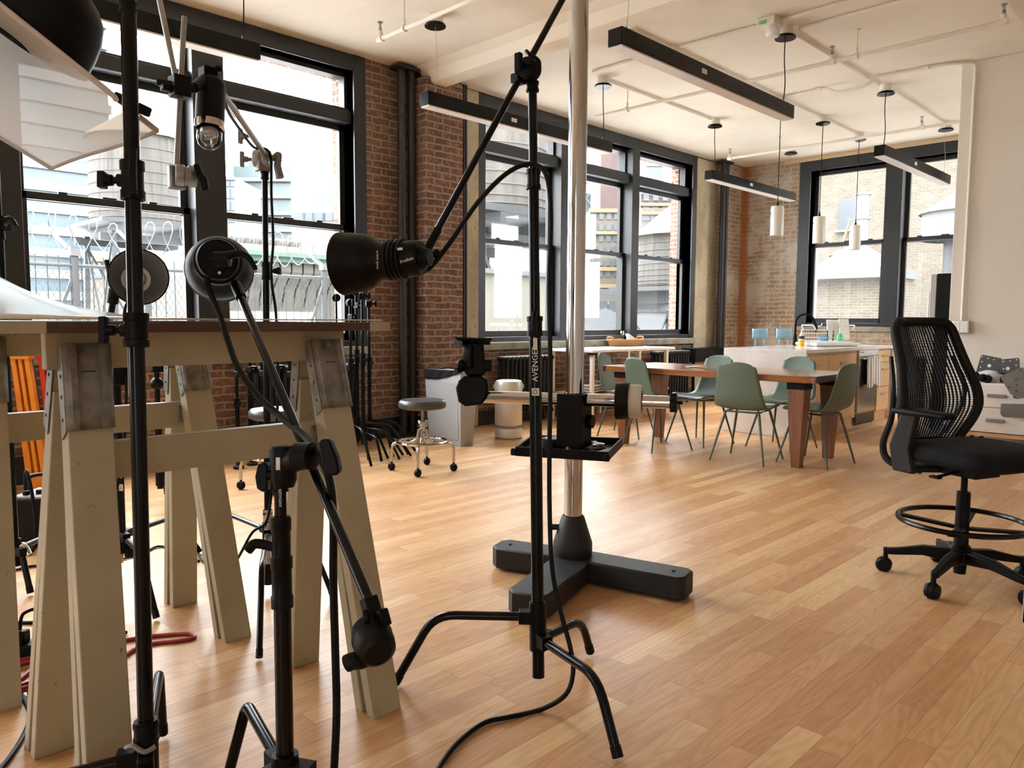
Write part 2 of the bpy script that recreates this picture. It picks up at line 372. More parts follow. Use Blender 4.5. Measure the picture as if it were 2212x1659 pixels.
def m_glass(name, refl=.35, mesh=False):
    m, nt, b = _nt(name); g = N(nt); nt.nodes.remove(b); out = nt.nodes['Material Output']
    tr = g.new('ShaderNodeBsdfTransparent'); gl = g.new('ShaderNodeBsdfGlossy'); gl.inputs['Roughness'].default_value = .02
    tr.inputs[0].default_value = (.99, 1, .995, 1)
    fr = g.new('ShaderNodeFresnel'); fr.inputs[0].default_value = 1.45; mx = g.new('ShaderNodeMixShader')
    g.put(mx.inputs[0], g.m('MULTIPLY', fr.outputs[0], refl)); nt.links.new(tr.outputs[0], mx.inputs[1]); nt.links.new(gl.outputs[0], mx.inputs[2]); res = mx.outputs[0]
    if mesh:   # wired glass: a fine diagonal wire net inside the pane
        df = g.new('ShaderNodeBsdfTranslucent'); df.inputs[0].default_value = (.9, .9, .88, 1); m2 = g.new('ShaderNodeMixShader')
        o = g.xyz(); a = g.m('FRACT', g.m('MULTIPLY', g.m('ADD', o[0], o[2]), 30)); c = g.m('FRACT', g.m('MULTIPLY', g.m('SUBTRACT', o[0], o[2]), 30))
        g.put(m2.inputs[0], g.m('ADD', .004, g.m('MULTIPLY', g.m('MAXIMUM', g.m('LESS_THAN', a, .30), g.m('MULTIPLY', g.m('LESS_THAN', c, .14), .4)), .020)))
        nt.links.new(res, m2.inputs[1]); nt.links.new(df.outputs[0], m2.inputs[2]); res = m2.outputs[0]
    nt.links.new(res, out.inputs[0]); return m
M['glass'] = m_glass('window_glass', .12)
M['wireglass'] = m_glass('wired_window_glass', .12, True)
M['clearglass'] = m_glass('clear_glass', 1.0)
def m_diffuser():
    m, nt, b = _nt('translucent_diffusion_cloth'); g = N(nt); nt.nodes.remove(b); out = nt.nodes['Material Output']
    t = g.new('ShaderNodeBsdfTranslucent'); t.inputs[0].default_value = (.80, .80, .80, 1); d = g.new('ShaderNodeBsdfDiffuse'); d.inputs[0].default_value = (.75, .73, .70, 1)
    tr = g.new('ShaderNodeBsdfTransparent'); tr.inputs[0].default_value = (.95, .95, .95, 1)
    m1 = g.new('ShaderNodeMixShader'); m1.inputs[0].default_value = .38; nt.links.new(t.outputs[0], m1.inputs[1]); nt.links.new(d.outputs[0], m1.inputs[2])
    m2 = g.new('ShaderNodeMixShader'); m2.inputs[0].default_value = .14; nt.links.new(m1.outputs[0], m2.inputs[1]); nt.links.new(tr.outputs[0], m2.inputs[2])
    nt.links.new(m2.outputs[0], out.inputs[0]); return m
M['cloth'] = m_diffuser()
# ================================================================ the room
XW, YB, ZC = -6.25, 11.5, 3.65
XR, YF = 4.2, -7.0
struct('floor', MB().bb((XW-.4, YF, -.1), (XR, YB+.4, 0)), M['floor'], smooth=0)
struct('ceiling', MB().bb((XW-.4, YF, ZC), (XR, YB+.4, ZC+.02)), M['cream'], smooth=0)
w = MB()
SILL, HEAD = .90, 3.50
def W(y0, y1, z0, z1): w.bb((XW-.36, y0, z0), (XW, y1, z1))
W(YF, -6.0, 0, ZC); W(-1.5, -.15, 0, ZC); W(4.19, 5.89, 0, ZC); W(10.15, 10.86, 0, ZC)
for a, b in ((-6.0, -1.5), (-.15, 4.19), (5.89, 10.15)): W(a, b, 0, SILL-.05); W(a, b, HEAD, ZC)
w.bb((XW-.02, 4.84, 0), (-5.98, 5.33, ZC-.10)); w.bb((XW-.02, 5.33, 0), (-6.1, 5.42, ZC))
# ragged broken courses at the top of the brick pier
for k in range(9):
    y = 4.86+k*.052; w.bb((XW, y, ZC-.10), (-6.0-random.random()*.09, y+.05, ZC-.10+random.random()*.09))
struct('wall_left', w, M['brick'], smooth=0)
M['brickcorner'] = m_brick('pale_brick_of_the_corner_pier', [(.29, .20, .135), (.23, .155, .108), (.36, .255, .17), (.28, .135, .085)], (.47, .40, .30), (.43, .36, .26), .8, rust=True, white=(.58, .55, .49))
struct('wall_left_corner_pier', MB().bb((XW-.36, 10.86, 0), (-6.12, YB+.36, ZC)), M['brickcorner'], smooth=0)
w = MB()
def Wb(x0, x1, z0, z1): w.bb((x0, YB, z0), (x1, YB+.36, z1))
B0, B1 = 1.10, 3.44
Wb(-6.12, -5.03, 0, ZC-.0); Wb(-5.03, -2.66, 0, B0-.04); Wb(-5.03, -2.66, B1, ZC); Wb(-2.66, -1.7, 0, ZC); Wb(-1.7, 1.7, 0, B0-.04); Wb(-1.7, 1.7, B1, ZC); Wb(1.7, XR, 0, ZC)
struct('wall_back', w, M['brickpale'], smooth=0)
struct('wall_right', MB().bb((XR, YF, 0), (XR+.2, YB+.4, ZC)), M['whitewall'], smooth=0)
FO = (2.3, 3.9)  # opening for the unseen window added behind the camera
struct('wall_front', MB().bb((XW-.4, YF-.3, 0), (FO[0], YF, ZC)).bb((FO[1], YF-.3, 0), (XR+.2, YF, ZC)).bb((FO[0], YF-.3, 0), (FO[1], YF, .9)).bb((FO[0], YF-.3, 3.5), (FO[1], YF, ZC)), M['whitewall'], smooth=0)
struct('wall_partition', MB().bb((-2.235, 8.38, 0), (XR, 8.53, ZC)), M['whitewall'], smooth=0, bevel=.006)
# boxed ceiling beam with a sloping front
struct('ceiling_beam', MB().prism([(-6.1, 4.80, ZC+.004), (-6.1, 4.885, 3.60), (-6.1, 4.92, 3.505), (-6.1, 4.95, 3.495), (-6.1, 5.10, 3.495), (-6.1, 5.105, ZC+.004)], (XR+6.1, 0, 0)), M['cream'], smooth=30)
# flaking plaster beside the second window, and the strip above the third
struct('trim_1', MB().bb((XW-.02, 5.50, 0), (XW+.035, 5.775, ZC-.01)), M['plaster'], smooth=0, bevel=.012)
struct('trim_2', MB().bb((XW-.02, 10.255, .0), (XW+.03, 10.87, ZC-.02)), M['plaster'], smooth=0, bevel=.012)
M['yellowplaster'] = mat('yellowed_plaster', (.62, .45, .24), .8, vary=.25, vscale=4, dark=(.52, .44, .30))
struct('trim_3', MB().bb((-5.45, YB-.02, 3.592), (-2.3, YB+.02, ZC-.002)), M['yellowplaster'], smooth=0)
struct('baseboard_left', MB().bb((XW, YF, 0), (XW+.03, 4.84, .20)).bb((XW, 4.80, 0), (-5.95, 5.36, .20)).bb((XW, 5.42, 0), (XW+.03, 10.86, .16)), M['base'], smooth=0, bevel=.004)
struct('baseboard_back', MB().bb((-6.1, YB-.03, 0), (XR, YB, .15)), M['base'], smooth=0, bevel=.004)
# stone window sills
struct('trim_4', MB().bb((XW-.05, -.3, .845), (XW+.05, 4.34, .925)), M['stone'], bevel=.008, smooth=0)
struct('trim_5', MB().bb((XW-.05, 5.76, .845), (XW+.05, 10.27, .930)), M['stone'], bevel=.008, smooth=0)
struct('trim_6', MB().bb((-5.25, YB-.05, 1.045), (-2.4, YB+.05, 1.115)), M['stone'], bevel=.008, smooth=0)
def window(name, at, base, bays, z0, z1, end, glass, transom=None, rail=2.05, top=3.645):
    """double-hung window: casing and mullions, then per bay two sashes, panes and an optional transom light"""
    r = struct_root(name, base)
    def bx(mb, a0, a1, d0, d1, lo, hi):
        p, q = at(a0, d0, lo), at(a1, d1, hi); mb.bb([min(p[i], q[i]) for i in range(3)], [max(p[i], q[i]) for i in range(3)])
    f = MB(); lo0, hi0 = end
    bx(f, lo0, bays[0][0], -.02, .24, z0, top); bx(f, bays[-1][1], hi0, -.02, .24, z0, top)
    for (a, b), (c, d) in zip(bays, bays[1:]):
        bx(f, b, c, -.012, .24, z0, top)
    bx(f, lo0, hi0, -.016, .24, z1, top); bx(f, lo0, hi0, -.008, .24, z0, z0+.055)
    obj('window_frame', f, M['frame'], r, bevel=.004, smooth=30)
    for a, b in bays:
        zt = z1
        if transom:
            t = MB(); bx(t, a, b, .03, .22, transom-.06, transom+.05); bx(t, a, b, .07, .21, transom+.05, transom+.08)
            bx(t, a, a+.03, .1, .2, transom, z1); bx(t, b-.03, b, .1, .2, transom, z1); bx(t, a, b, .1, .2, z1-.04, z1)
            obj('transom_frame', t, M['frame'], r, bevel=.003, smooth=30)
            g = MB(); bx(g, a+.02, b-.02, .168, .174, transom+.03, z1-.02); obj('transom_pane', g, glass, r, smooth=0)
            zt = transom-.06
        st = .055
        for nm, d0, lo, hi in (('upper_sash', .155, rail-.03, zt), ('lower_sash', .10, z0+.05, rail+.03)):
            s_ = MB(); bx(s_, a, a+st, d0, d0+.045, lo, hi); bx(s_, b-st, b, d0, d0+.045, lo, hi)
            bx(s_, a, b, d0, d0+.045, lo, lo+(.055 if nm == 'upper_sash' else .075)); bx(s_, a, b, d0, d0+.045, hi-.055, hi)
            if nm == 'lower_sash':   # sash lock on the meeting rail
                m_ = (a+b)/2; bx(s_, m_-.05, m_+.05, d0+.005, d0+.035, hi, hi+.014)
                for q in (-.32, .32): bx(s_, m_+q-.03, m_+q+.03, d0+.005, d0+.03, hi, hi+.018)
            so = obj(nm, s_, M['frame'], r, bevel=.003, smooth=30)
            g = MB(); bx(g, a+.03, b-.03, d0+.02, d0+.026, lo+.03, hi-.03); obj('pane', g, glass, so, smooth=0)
    return r
atL = lambda a, d, z: (XW-d, a, z)
atB = lambda a, d, z: (a, YB+d, z)
window('window_1', atL, (XW, 2, SILL), [(-.10, 1.19), (1.45, 2.67), (2.93, 4.19)], .925, HEAD, (-.23, 4.32), M['glass'], 3.09, 2.055)
window('window_2', atL, (XW, 8, SILL), [(5.89, 7.17), (7.41, 8.64), (8.80, 10.15)], .935, HEAD, (5.775, 10.25), M['glass'], 3.11, 2.08)
window('window_3', atB, (-3.8, YB, B0), [(-5.03, -3.957), (-3.731, -2.66)], 1.115, B1, (-5.2, -2.5), M['wireglass'], None, 2.34, 3.59)
window('added_window_left', atL, (XW, -3.8, SILL), [(-6.0, -4.62), (-4.44, -3.06), (-2.88, -1.5)], .925, HEAD, (-6.13, -1.37), M['glass'], 3.09, 2.055)  # unseen window, added so the left side lets in more daylight
window('added_window_back', atB, (0, YB, B0), [(-1.7, -.62), (-.54, .54), (.62, 1.7)], 1.115, B1, (-1.83, 1.83), M['glass'], None, 2.34, 3.59)  # unseen window behind the partition, added to brighten the kitchen side
window('added_window_front', lambda a, d, z: (a, YF-d, z), (3.1, YF, .9), [(2.3, 3.06), (3.14, 3.9)], .92, 3.5, (2.18, 4.02), M['glass'], 3.09, 2.055)  # window behind the camera, added as fill daylight and never in view
# daylight portals over the seen and the added windows help the renderer find the sky
for nm, c, sx, sy, rot in (('window_portal', (XW-.3, 2.02, 2.2), 4.4, 2.7, (0, -PI/2, 0)), ('window_portal', (XW-.3, -3.75, 2.2), 4.5, 2.7, (0, -PI/2, 0)), ('window_portal', (XW-.3, 8.02, 2.2), 4.4, 2.7, (0, -PI/2, 0)), ('window_portal', (-3.85, YB+.3, 2.25), 2.5, 2.5, (-PI/2, 0, 0)), ('window_portal', (0, YB+.3, 2.25), 3.5, 2.5, (-PI/2, 0, 0)), ('window_portal', (3.1, YF-.29, 2.2), 1.7, 2.7, (PI/2, 0, 0))):
    l = bpy.data.lights.new(nm, 'AREA'); l.shape = 'RECTANGLE'; l.size = sx; l.size_y = sy; l.cycles.is_portal = True
    o = bpy.data.objects.new(nm, l); C.objects.link(o); o.location = c; o.rotation_euler = rot
    if abs(rot[1]) > .1: l.size, l.size_y = 2.7, 4.4
# ---------------------------------------------------------------- risers against the walls
def riser(name, label, cx, cy, x_pair, z0, z1, r, flange=True, m='base'):
    t = thing(name, label, 'pipe', (cx, cy, 0))
    for dx, dy in x_pair:
        obj('pipe', MB().cyl((cx+dx, cy+dy, z0), (cx+dx, cy+dy, z1), r, n=14), M[m], t)
    if flange:
        f = MB().bb((cx-.09, cy-.13, z1-.035), (cx+.07, cy+.13, z1-.005)); obj('ceiling_plate', f, M[m], t)
        f = MB().bb((cx-.10, cy-.14, .0), (cx+.08, cy+.14, .05)); obj('floor_plate', f, M[m], t)
    return t
riser('riser_pipes', 'pair of black heating risers against the red brick left of the brick pier', -6.12, 4.71, [(0, -.055), (0, .065)], .03, ZC-.02, .04)
riser('riser_pipe', 'thin black pipe along the flaking plaster edge right of the brick pier', -6.13, 5.475, [(0, 0), (.0, .03)], .02, ZC-.02, .016, False)
riser('riser_pipes', 'pair of black risers in front of the pale brick corner above black box', -6.07, 10.79, [(0, -.045), (.0, .05)], .02, ZC-.02, .042)
# ---------------------------------------------------------------- hanging linear lights
def linear_light(x, y0, y1, label, flip=False):
    t = thing('linear_light', label, 'ceiling light', (x, (y0+y1)/2, 2.9), 'linear pendant lights')
    h = MB(); h.bb((x-.055, y0, 2.912), (x+.055, y1, 3.02)); obj('housing', h, M['satin'], t, bevel=.003, smooth=30)
    obj('lens', MB().bb((x-.048, y0+.01, 2.902), (x+.048, y1-.01, 2.913)), M['diffuserlens'], t, smooth=0)
    obj('sticker', MB().bb((x+.0545, y0+.95, 2.95), (x+.0562, y0+1.02, 2.985)), M['label'], t, smooth=0)
    for k, y in enumerate((y1-.10, y0+.12) if flip else (y0+.12, y1-.10)):
        c = MB().tube([(x, y, 3.02), (x+.006, y+.01, 3.2), (x-.012, y+.02, 3.4), (x, y, 3.59)], .0045 if k else .0022, 6); obj('suspension_cord' if k else 'suspension_wire', c, M['rubber'] if k else M['steel'], t)
        obj('cord_grip', MB().cyl((x, y, 3.018), (x, y, 3.06), .010, .004, 10), M['greymetal'], t)
        k2 = MB().lathe([(0, 3.575), (.062, 3.575), (.062, 3.65)], (x, y, 0)); obj('junction_box', k2, M['conduit'], t)
        obj('canopy', MB().lathe([(.0, 3.556), (.085, 3.556), (.088, 3.564), (.080, 3.578), (0, 3.578)], (x, y, 0)), M['satin'], t)
    return t
linear_light(-4.97, .15, 2.57, 'black linear pendant light in front of the leftmost window, behind white diffusion cloth')
linear_light(-4.97, 4.01, 6.44, 'black linear pendant light in front of the brick pier and middle window')
linear_light(-3.04, 3.99, 6.44, 'black linear pendant light right of the chrome column, nearest the viewer')
linear_light(-4.97, 8.44, 10.76, 'black linear pendant light hanging before the pale brick corner', True)
linear_light(-2.99, 8.46, 10.78, 'black linear pendant light hanging before the far wired-glass window', True)
linear_light(-1.06, 3.2, 5.72, 'black linear pendant light cut off by the top right corner of the photo')
# ---------------------------------------------------------------- three opal pendants over the island
for k, (y, lb) in enumerate(((8.23, 'nearest white cylinder pendant, hanging before the pale brick wall'), (9.35, 'middle white cylinder pendant, at left edge of far window'), (10.5, 'farthest white cylinder pendant, before the far window pane'))):
    x = -3.97
    t = thing('pendant_lamp', lb, 'pendant light', (x, y, 2.14), 'opal cylinder pendants')
    obj('shade', MB().lathe([(.066, 2.145), (.071, 2.14), (.071, 2.45), (.066, 2.462), (.02, 2.466)], (x, y, 0), n=36), M['glasswhite'], t)
    for a in (1.0, 4.1): obj('shade_screw', MB().cyl((x+.07*math.cos(a), y+.07*math.sin(a), 2.38), (x+.082*math.cos(a), y+.082*math.sin(a), 2.38), .005, n=8), M['satin'], t)
    obj('cord_cone', MB().cyl((x, y, 2.46), (x, y, 2.53), .017, .004, 14), M['satin'], t)
    obj('cord', MB().cyl((x, y, 2.52), (x, y, 3.6), .0045, n=6), M['rubber'], t)
    obj('junction_box', MB().lathe([(0, 3.575), (.055, 3.575), (.055, 3.65)], (x, y, 0)), M['conduit'], t)
    obj('canopy', MB().lathe([(0, 3.548), (.05, 3.550), (.082, 3.562), (.085, 3.577), (0, 3.578)], (x, y, 0)), M['satin'], t)
# ---------------------------------------------------------------- conduits and sprinkler pipes on the ceiling
zc = 3.632
def pipe(name, label, runs, r, extra=None, cat='pipe', bend=.09):
    p0 = runs[0][0]; t = thing(name, label, cat, p0)
    for rn in runs: obj('pipe_run', MB().bent(rn, r, bend), M['conduit'], t)
    for nm, mb in (extra or []): obj(nm, mb, M['conduit'], t)
    return t
pipe('ceiling_conduit', 'white conduit running along the ceiling through the three island pendants', [[(-3.97, 5.24, 3.56), (-3.97, 5.45, zc), (-3.97, 6.01, zc)], [(-3.97, 6.15, zc), (-3.97, 8.15, zc)], [(-3.97, 8.31, zc), (-3.97, 9.27, zc)], [(-3.97, 9.43, zc), (-3.97, 10.42, zc)]], .014, [('coupling', MB().cyl((-3.97, 6.85, zc), (-3.97, 6.95, zc), .019))])
pipe('ceiling_conduit', 'white conduit along the ceiling over the leftmost row of linear lights', [[(-4.97, 6.42, zc), (-4.97, 8.46, zc)]], .014)
pipe('ceiling_conduit', 'white conduit along the ceiling from smoke detector to far linear light', [[(-3.03, 6.18, zc), (-3.03, 6.24, zc)], [(-3.03, 6.44, zc), (-3.02, 8.46, zc)], [(-2.99, 8.66, zc), (-2.99, 10.6, zc)]], .014)
pipe('ceiling_conduit', 'white conduit crossing the ceiling from junction box to smoke detector', [[(-4.9, 6.08, zc), (-4.03, 6.08, zc)], [(-3.9, 6.08, zc), (-3.14, 6.10, zc)], [(-2.97, 6.12, zc), (4.0, 6.06, zc)]], .014, [('junction_box', MB().lathe([(0, 3.595), (.055, 3.595), (.055, 3.649)], (-3.97, 6.08, 0)))])
pipe('ceiling_conduit', 'white conduit crossing the ceiling right of the nearest linear light', [[(-2.95, 6.4, zc), (4.0, 6.34, zc)]], .013)
ye = 8.30
pipe('ceiling_conduit', 'white conduit from island pendant along the ceiling down to wall outlet', [[(-3.9, 8.20, zc), (-3.45, 8.17, zc), (-3.34, 8.17, 3.56), (-3.06, 8.17, 3.56), (-2.95, 8.17, zc), (-2.3, 8.22, zc), (-2.112, 8.355, zc), (-2.112, 8.355, 1.20)]], .015,
     [('coupling', MB().cyl((-3.58, 8.17, zc), (-3.5, 8.17, zc), .02)), ('coupling', MB().cyl((-2.55, 8.2, zc), (-2.47, 8.2, zc), .02))], bend=.06)
def head_(x, y, z, up=1):
    return MB().cyl((x, y, z), (x, y, z+.03*up), .013, n=10).cyl((x, y, z+.03*up), (x, y, z+.07*up), .004, n=6).bb((x-.012, y-.002, z+.03), (x-.009, y+.002, z+.07)).bb((x+.009, y-.002, z+.03), (x+.012, y+.002, z+.07)).lathe([(0, .07), (.022, .07), (.022, .075), (0, .075)], (x, y, z), n=14)
def sprinkler(label, y, x0, x1, z, heads, hang, elbow=True):
    t = thing('sprinkler_pipe', label, 'sprinkler pipe', (x0, y, z))
    obj('pipe_run', MB().bent([(x0, y, z+.06), (x0, y, z), (x1, y, z)] if elbow else [(x0, y, z), (x1, y, z)], .019, .05), M['conduit'], t)
    for x in heads:
        obj('sprinkler_head', head_(x, y, z+.055), M['darksteel'], t)
        obj('tee', MB().cyl((x-.03, y, z), (x+.03, y, z), .027, n=14).cyl((x, y, z), (x, y, z+.055), .021, n=14), M['conduit'], t)
    for x in hang:
        obj('hanger_rod', MB().cyl((x, y, z), (x, y, ZC), .0055, n=8).cyl((x, y, ZC-.012), (x, y, ZC), .02, n=12), M['conduit'], t)
        obj('hanger_ring', MB().lathe([(.021, -.012), (.028, -.012), (.028, .012), (.021, .012), (.021, -.012)], (x, y, z), (1, 0, 0), 16).cyl((x, y, z+.02), (x, y, z+.07), .012, n=8), M['conduit'], t)
sprinkler('long white sprinkler pipe crossing below the ceiling above the dining table', 6.8, -5.42, 3.9, 3.43, [-2.83, -1.55], [-2.62, -5.0], False)
sprinkler('far white sprinkler pipe just below the ceiling along the back wall', 9.95, -5.53, 3.9, 3.47, [-5.53, -3.05], [-4.8, -1.6])
sprinkler('left white sprinkler pipe ending in an elbow left of the brick pier', 3.73, -5.17, 3.9, 3.41, [-5.17], [-4.86])
# smoke detector on its square box
t = thing('smoke_detector', 'white smoke detector on square box with green dot on the ceiling', 'smoke detector', (-3.05, 6.1, ZC))
obj('mounting_box', MB().bb((-3.13, 6.01, 3.585), (-2.98, 6.17, ZC)), M['conduit'], t, bevel=.004)
obj('sensor_head', MB().lathe([(0, 3.505), (.045, 3.505), (.055, 3.52), (.057, 3.56), (.04, 3.585)], (-3.03, 6.09, 0)), M['softwhite'], t)
obj('indicator', MB().bb((-3.11, 6.003, 3.6), (-3.05, 6.01, 3.625)), mat('green_indicator', (.10, .45, .15), .4), t, smooth=0)
CITY = .15
# ================================================================ outside the windows
M['roof'] = mat('pale_roof_membrane', (.40, .40, .40), .8, vary=.2, vscale=.6)
M['tankwood'] = m_wood('weathered_tank_staves', (.10, .085, .07), (.36, .33, .285), 2, .9, .30)
M['tanroof'] = mat('tan_tank_roof', (.50, .34, .185), .8, vary=.15, vscale=.8)
M['hoop'] = mat('grey_hoop_iron', (.22, .21, .20), .6)
M['girder'] = mat('grey_girder_paint', (.10, .115, .13), .6, vary=.3, vscale=1)
M['band'] = mat('white_facade_band', (.42, .42, .42), .7)
M['bluepane'] = mat('pale_blue_facade_glass', (.17, .30, .36), .25, vary=.35, vscale=.15, dark=(.24, .37, .38))
M['tealpane'] = mat('teal_facade_glass', (.20, .36, .36), .25, vary=.4, vscale=.12, dark=(.33, .43, .43))
M['bandteal'] = mat('pale_teal_slab', (.40, .46, .46), .6)
M['winglass'] = mat('far_window_glass', (.16, .20, .23), .3)
M['tanfac'] = mat('tan_facade_brick', (.36, .30, .22), .8, vary=.15, vscale=.3)
M['redfac'] = mat('red_brown_facade_brick', (.25, .135, .115), .8, vary=.15, vscale=.3)
M['yellowfac'] = mat('yellow_cornice', (.52, .38, .16), .7)
M['greyfac'] = mat('pale_grey_facade', (.38, .39, .40), .8)
M['coppergreen'] = mat('copper_green_cornice', (.20, .40, .29), .7, vary=.2, vscale=1)
M['corbel'] = mat('carved_stone', (.29, .27, .21), .85, vary=.35, vscale=2)
M['creamwall'] = mat('cream_stucco', (.44, .42, .33), .85, vary=.10, vscale=.8)
M['coping'] = mat('grey_coping', (.30, .32, .33), .7)
M['fence'] = mat('galvanised_fence', (.30, .31, .32), .6, .0, spec=.1)
M['razor'] = mat('razor_wire', (.46, .46, .44), .4, .4)
M['hoodmetal'] = mat('white_hood_metal', (.46, .46, .46), .5)
GZ = -3.0
M['deck'] = mat('white_roof_deck', (.62, .62, .62), .8, vary=.12, vscale=.6)
obj('ground_deck', MB().bb((-16.5, -9, GZ), (XW-.42, 14, -.55)), M['deck'], smooth=0, kind='structure')
obj('ground_outside', MB().bb((-300, -200, GZ-.2), (XW-.5, 300, GZ)).bb((XW-.5, YB+.6, GZ-.2), (80, 300, GZ)), M['roof'], smooth=0, kind='structure')
def anchored(px0, px1, d0, d1=None):
    a, b = atd(px0, 695, d0), atd(px1, 695, d1 or d0); a.z = b.z = 0; return a, b
def building(label, a, b, ztop, depth, m, floors=(), bands=(), nwin=0, wsize=(1.2, 1.5), mb=None, mw=None, zlow=GZ, group=None):
    """block with its front from a to b (plan), floor bands as parts, windows as single parts"""
    t = thing('building', label, 'building', ((a+b)/2).to_tuple()[:2]+(zlow,), group)
    u = (b-a); L = u.length; u.normalize(); n = V((u.y, -u.x, 0))
    if n.dot(-a) < 0: n = -n
    obj('wall', MB().prism([a+V((0, 0, zlow)), b+V((0, 0, zlow)), b+V((0, 0, ztop)), a+V((0, 0, ztop))], -n*depth), m, t, smooth=0)
    for z0, z1, o in bands:
        obj('floor_band', MB().prism([a-u*.2+V((0, 0, z0)), b+u*.2+V((0, 0, z0)), b+u*.2+V((0, 0, z1)), a-u*.2+V((0, 0, z1))], n*o), mb or M['band'], t, smooth=0)
    for z in floors:
        for k in range(nwin):
            c = a+u*(L*(k+.5)/nwin)+V((0, 0, z))+n*.03
            obj('window', MB().prism([c-u*wsize[0]/2, c+u*wsize[0]/2, c+u*wsize[0]/2+V((0, 0, wsize[1])), c-u*wsize[0]/2+V((0, 0, wsize[1]))], n*.1), mw or M['winglass'], t, smooth=0)
    return t
def plan_x(px, X): p = atx(px, 695, X); return V((p.x, p.y, 0))
def plan_y(px, Y): p = aty(px, 695, Y); return V((p.x, p.y, 0))
def z_at(y, d): return EYE+(696-y)/FPX*d
# left glass block with white floor bands
a, b = plan_x(20, -126), plan_x(252, -126)
building('tall glass office block with white floor bands behind the wooden water tower', a, b, 62, 20, M['bluepane'], [], [(z, z+1.25, .6) for z in [GZ+3.1*k+.6 for k in range(19)]], zlow=GZ)
# teal glass tower and its neighbours
a, b = anchored(512, 634, 150)
building('pale teal glass tower with balconies in left window', a, b, z_at(372, 150), 18, M['tealpane'], [], [(z, z+.7, 1.2) for z in [3.2*k+2 for k in range(9)]], mb=M['bandteal'])
a, b = anchored(545, 612, 175)
building('stepped glass crown behind the teal tower', a, b, z_at(357, 175), 10, M['tealpane'], mb=M['bandteal'])
a, b = anchored(476, 513, 95)
building('narrow brown building beside the teal tower', a, b, z_at(394, 95), 10, M['greyfac'], [z_at(y, 95) for y in (415, 440, 465, 490)], [(z_at(402, 95), z_at(398, 95), .4)], 4, (.9, 1.1), M['hoop'])
a, b = anchored(640, 745, 120)
building('low pale rooftop building at right of the left window', a, b, z_at(457, 120), 12, M['greyfac'], [z_at(486, 120)], [], 5, (2, 1.2))
a, b = anchored(684, 745, 140)
building('taller pale grey block at right of the left window', a, b, z_at(428, 140), 12, M['greyfac'], [], [])
# old commercial building with green copper cornice
X0 = -24
t = thing('building', 'old building with green copper cornice and carved corbels behind the fence', 'building', (X0-3, 9, GZ))
y0, y1 = plan_x(470, X0).y, plan_x(800, X0).y
obj('wall', MB().bb((X0-6, y0, GZ), (X0, y1, 2.35)), M['corbel'], t, smooth=0)
obj('frieze', MB().bb((X0-6, y0, 2.35), (X0+.1, y1, 3.05)), M['girder'], t, smooth=0)
obj('cornice', MB().bb((X0-6, y0, 3.05), (X0+.9, y1, 3.22)).bb((X0-6, y0, 3.22), (X0+1.05, y1, 3.36)), M['coppergreen'], t, smooth=0)
obj('cornice_top', MB().bb((X0-6, y0, 3.36), (X0+1.0, y1, 3.55)), mat('brown_cornice_top', (.17, .11, .09), .8), t, smooth=0)
obj('parapet', MB().bb((X0-3, y0+.5, 3.55), (X0-2.6, y1, 4.2)), M['band'], t, smooth=0)
for k in range(14):
    yy = y0+.6+k*(y1-y0)/14
    obj('corbel', MB().prism([(X0, yy, 1.5), (X0, yy, 2.35), (X0+.75, yy, 3.05), (X0+.75, yy, 2.75), (X0+.25, yy, 2.2)], (0, .35, 0)), M['corbel'], t, smooth=0)
for k in range(11):
    yy = y0+1.4+k*.3; obj('baluster', MB().cyl((X0-2.5, yy, 3.55), (X0-2.5, yy, 4.1), .08, n=8), M['corbel'], t)
tag(obj('parapet_wall', MB().bb((-16.4, plan_x(488, -16).y, GZ), (-16, 9.6, 1.35)), M['roof'], smooth=0), 'pale rooftop parapet wall behind the wire fence', 'wall')
# wooden water towers
def water_tower(label, pxc, d, r, z0, z1, zapex, roof=True, legs=True, stave='tankwood', rim=1.06):
    c = atd(pxc, 695, d); c.z = 0
    t = thing('water_tower', label, 'water tower', (c.x, c.y, GZ))
    obj('tank', MB().lathe([(r, z0), (r*.985, (z0+z1)/2), (r*.97, z1)], c, n=48), M[stave], t)
    for k in range(9):
        z = z0+(z1-z0)*(.04+.96*(k/8)**1.25)*.98; rr = r*(1-.03*(z-z0)/(z1-z0))+.02
        obj('hoop', MB().lathe([(rr-.01, -.012), (rr+.012, -.012), (rr+.012, .012), (rr-.01, .012)], c+V((0, 0, z)), n=48), M['hoop'], t)
    if roof: obj('roof', MB().lathe([(r*rim, z1-.03), (r*rim, z1), (.05, zapex)], c, n=14), M['tanroof'], t, smooth=10)
    obj('platform', MB().box(c+V((0, 0, z0-.12)), (r*2.3, r*2.3, .16)).box(c+V((0, -r*.7, z0-.42)), (r*2.3, .18, .45)).box(c+V((0, r*.7, z0-.42)), (r*2.3, .18, .45)).box(c+V((r*.8, 0, z0-.75)), (.2, r*2.2, .3)).box(c+V((-r*.8, 0, z0-.75)), (.2, r*2.2, .3)), M['girder'], t, smooth=0)
    if legs:
        q = [(s1*r*.85, s2*r*.85) for s1 in (-1, 1) for s2 in (-1, 1)]
        for x, y in q: obj('leg', MB().beam(c+V((x, y, z0-.5)), c+V((x*1.1, y*1.1, GZ)), .2, .2), M['girder'], t, smooth=0)
        for i, j in ((0, 1), (0, 2), (1, 3), (2, 3)):
            for za, zb in ((z0-1.0, GZ+.8), (GZ+.8, z0-1.0)):
                obj('cross_brace', MB().beam(c+V((q[i][0], q[i][1], za)), c+V((q[j][0]*1.08, q[j][1]*1.08, zb)), .09, .09), M['girder'], t, smooth=0)
    return t
water_tower('weathered wooden water tower with tan cone roof in left window', 312, 33, 1.95, z_at(497, 33), z_at(322, 33), z_at(248, 33))
